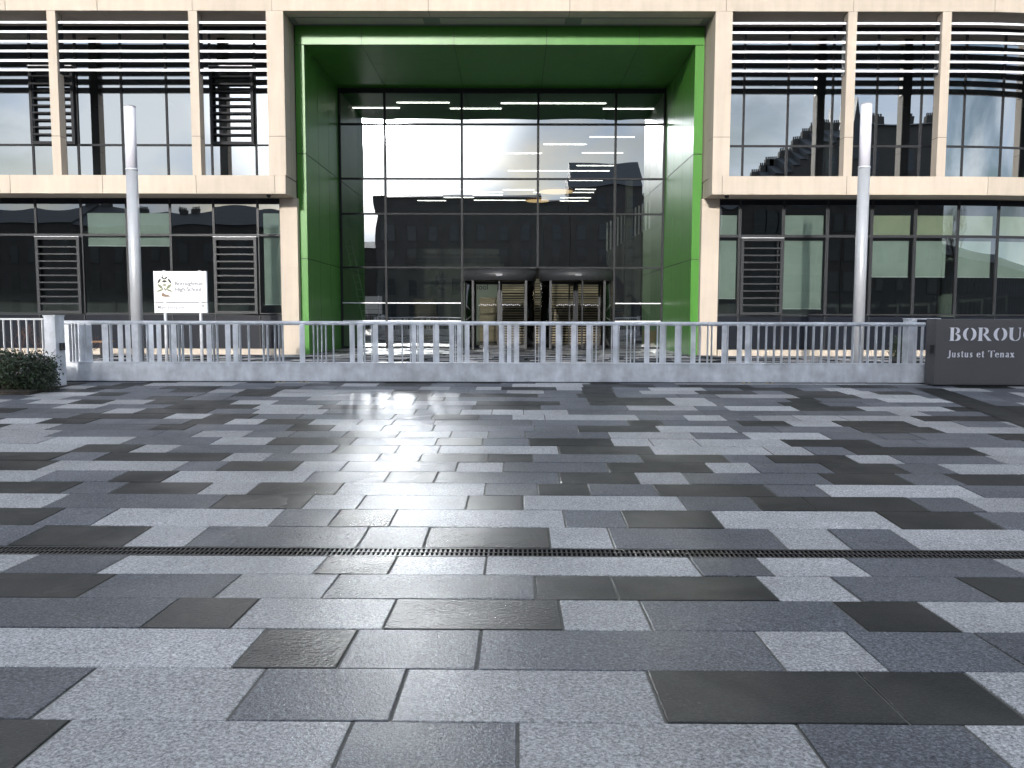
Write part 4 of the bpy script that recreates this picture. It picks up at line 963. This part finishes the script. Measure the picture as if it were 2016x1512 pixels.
# ---------------------------------------------------------------- the street behind the camera (mirrored in the glass)
B=35.0
def rx_(px,py,G): return wx(px,py,2*G+B)
def rz_(py,G): return wz(py,2*G+B)
def tenement(label,x0,x1,h,d=11,Y=-B,chim=3,pitch=2.4,gable=False):
    e=empty('tenement',label,'building','stone tenements across the street',loc=((x0+x1)/2,Y,0)); hw=(x1-x0)/2
    eave=h-pitch
    m=MB(); m.box(-hw,hw,-d,0,-0.08,eave); m.build('wall','tenement',e)
    m=MB(); 
    if gable:
        v=[(-hw-0.2,0.2,eave+.01),(0,0.2,h),(hw+0.2,0.2,eave+.01),(-hw-0.2,-d,eave+.01),(0,-d,h),(hw+0.2,-d,eave+.01)]
        for f in ((0,1,2),(5,4,3),(0,3,4,1),(1,4,5,2),(0,2,5,3)): m.poly([v[i] for i in f])
    else:
        v=[(-hw,0.3,eave+.01),(hw,0.3,eave+.01),(hw,-d/2,h),(-hw,-d/2,h),(-hw,-d-0.3,eave+.01),(hw,-d-0.3,eave+.01)]
        for f in ((0,1,2,3),(3,2,5,4),(0,3,4),(1,5,2),(0,4,5,1)): m.poly([v[i] for i in f])
    rf=m.build('roof','slate',e)
    for k in range(chim):
        cx=-hw+0.8+(2*hw-1.6)*(k/(max(1,chim-1))); c=MB(); c.box(cx-0.5,cx+0.5,-d/2-0.35,-d/2+0.35,h-1.0,h+0.7)
        for j in range(4): c.cyl((cx-0.36+j*0.24,-d/2),0.09,h+0.7,h+1.05,10)
        c.build('chimney','tenement',rf)
    n=max(1,int(2*hw/2.6)); fl=max(1,int((eave-0.6)/3.1))
    for i in range(n):
        for f in range(fl):
            cx=-hw+(i+0.5)*2*hw/n; z=0.9+f*3.1; wn=MB()
            wn.box(cx-0.62,cx+0.62,0.001,0.06,z-0.12,z+2.05); wn.box(cx-0.5,cx+0.5,0.061,0.075,z,z+1.9,1); wn.box(cx-0.5,cx+0.5,0.076,0.1,z+0.93,z+0.98,0)
            wn.build('window',['tenement','window_dark','white_panel'],e)
x=[rx_(p,410,GL) for p in (-40,150,330,560)]
tenement('low slate roofed tenement mirrored in the far left ground floor windows',x[0]-14,x[1],rz_(397,GL),chim=3)
tenement('slate roofed tenement mirrored in the ground floor windows behind the white sign',x[1]+.02,x[2],rz_(402,GL),chim=3)
tenement('slate roofed tenement mirrored in the ground floor windows nearest the left of the portal',x[2]+.02,x[3],rz_(399,GL),chim=2)
tenement('long tenement mirrored across the middle of the portal glass',rx_(741,400,GP),rx_(1062,400,GP),rz_(371,GP),chim=0,pitch=1.0,d=9)
tenement('lower tenement mirrored between the long one and the tall one',rx_(1062,400,GP)+.02,rx_(1120,400,GP),rz_(384,GP),chim=0,pitch=1)
tenement('tall block with sloping left roof mirrored at the right of the portal glass',rx_(1121,400,GP),rx_(1262,400,GP),rz_(309,GP),chim=0,pitch=3.0,d=8)
tenement('low tenement mirrored in the windows just right of the portal',rx_(1262,400,GP)+.1,rx_(1488,340,GU),rz_(356,GU),chim=2)
prof=[(1488,1508,334),(1508,1530,318),(1530,1552,303),(1552,1572,286),(1572,1592,268),(1592,1612,252),(1612,1640,240),(1640,1668,231)]
names=['lowest','second lowest','third lowest','fourth lowest','fourth highest','third highest','second highest','highest']
for (a,b,y),nm_ in zip(prof,names):
    tenement('%s of eight stepped tenements mirrored in the right upper windows'%nm_,rx_(a,y,GU)+.02,rx_(b,y,GU),rz_(y,GU)-0.5,chim=2 if a%4 else 1,pitch=1.6,d=7)
tenement('pointed turret house mirrored beside the right light column',rx_(1670,200,GU),rx_(1700,200,GU),rz_(188,GU),chim=0,pitch=6,gable=True,d=6)
tenement('low building closing the gap mirrored beside the left portal side',rx_(705,400,GP)-5,rx_(741,400,GP)-.05,rz_(446,GP),chim=1,pitch=1.5,Y=-B-14)
tenement('long low tenement mirrored in the ground floor windows at the far right',rx_(1890,470,GL),rx_(4600,470,GL),rz_(472,GL),chim=0,pitch=1.5)
tenement('tall flat topped tenement mirrored in the right upper windows',rx_(1701,200,GU),rx_(1885,200,GU),rz_(219,GU),chim=4,pitch=1.2,d=9)
# bare tree over the street
tr=empty('tree','bare winter tree mirrored in the windows at the far right','tree',loc=(rx_(1945,400,GU),-30,0))
m=MB(); m.tube((0,0,-0.1),(0.2,0,4),0.35,12,r2=0.22); m.build('trunk','bark',tr)
m=MB()
def branch(p,d,l,r,n):
    q=p+d*l; m.tube(p,q,r,5,r2=r*0.65)
    if n==0: return
    for _ in range(3):
        nd=(d+Vector((random.gauss(0,.45),random.gauss(0,.45),random.gauss(0.05,.3)))).normalized(); branch(q,nd,l*random.uniform(.62,.85),r*0.6,n-1)
for k in range(4): branch(Vector((0.2,0,4)),Vector((random.gauss(0,.5),random.gauss(0,.5),1)).normalized(),3.0,0.15,5)
m.build('crown','bark',tr)
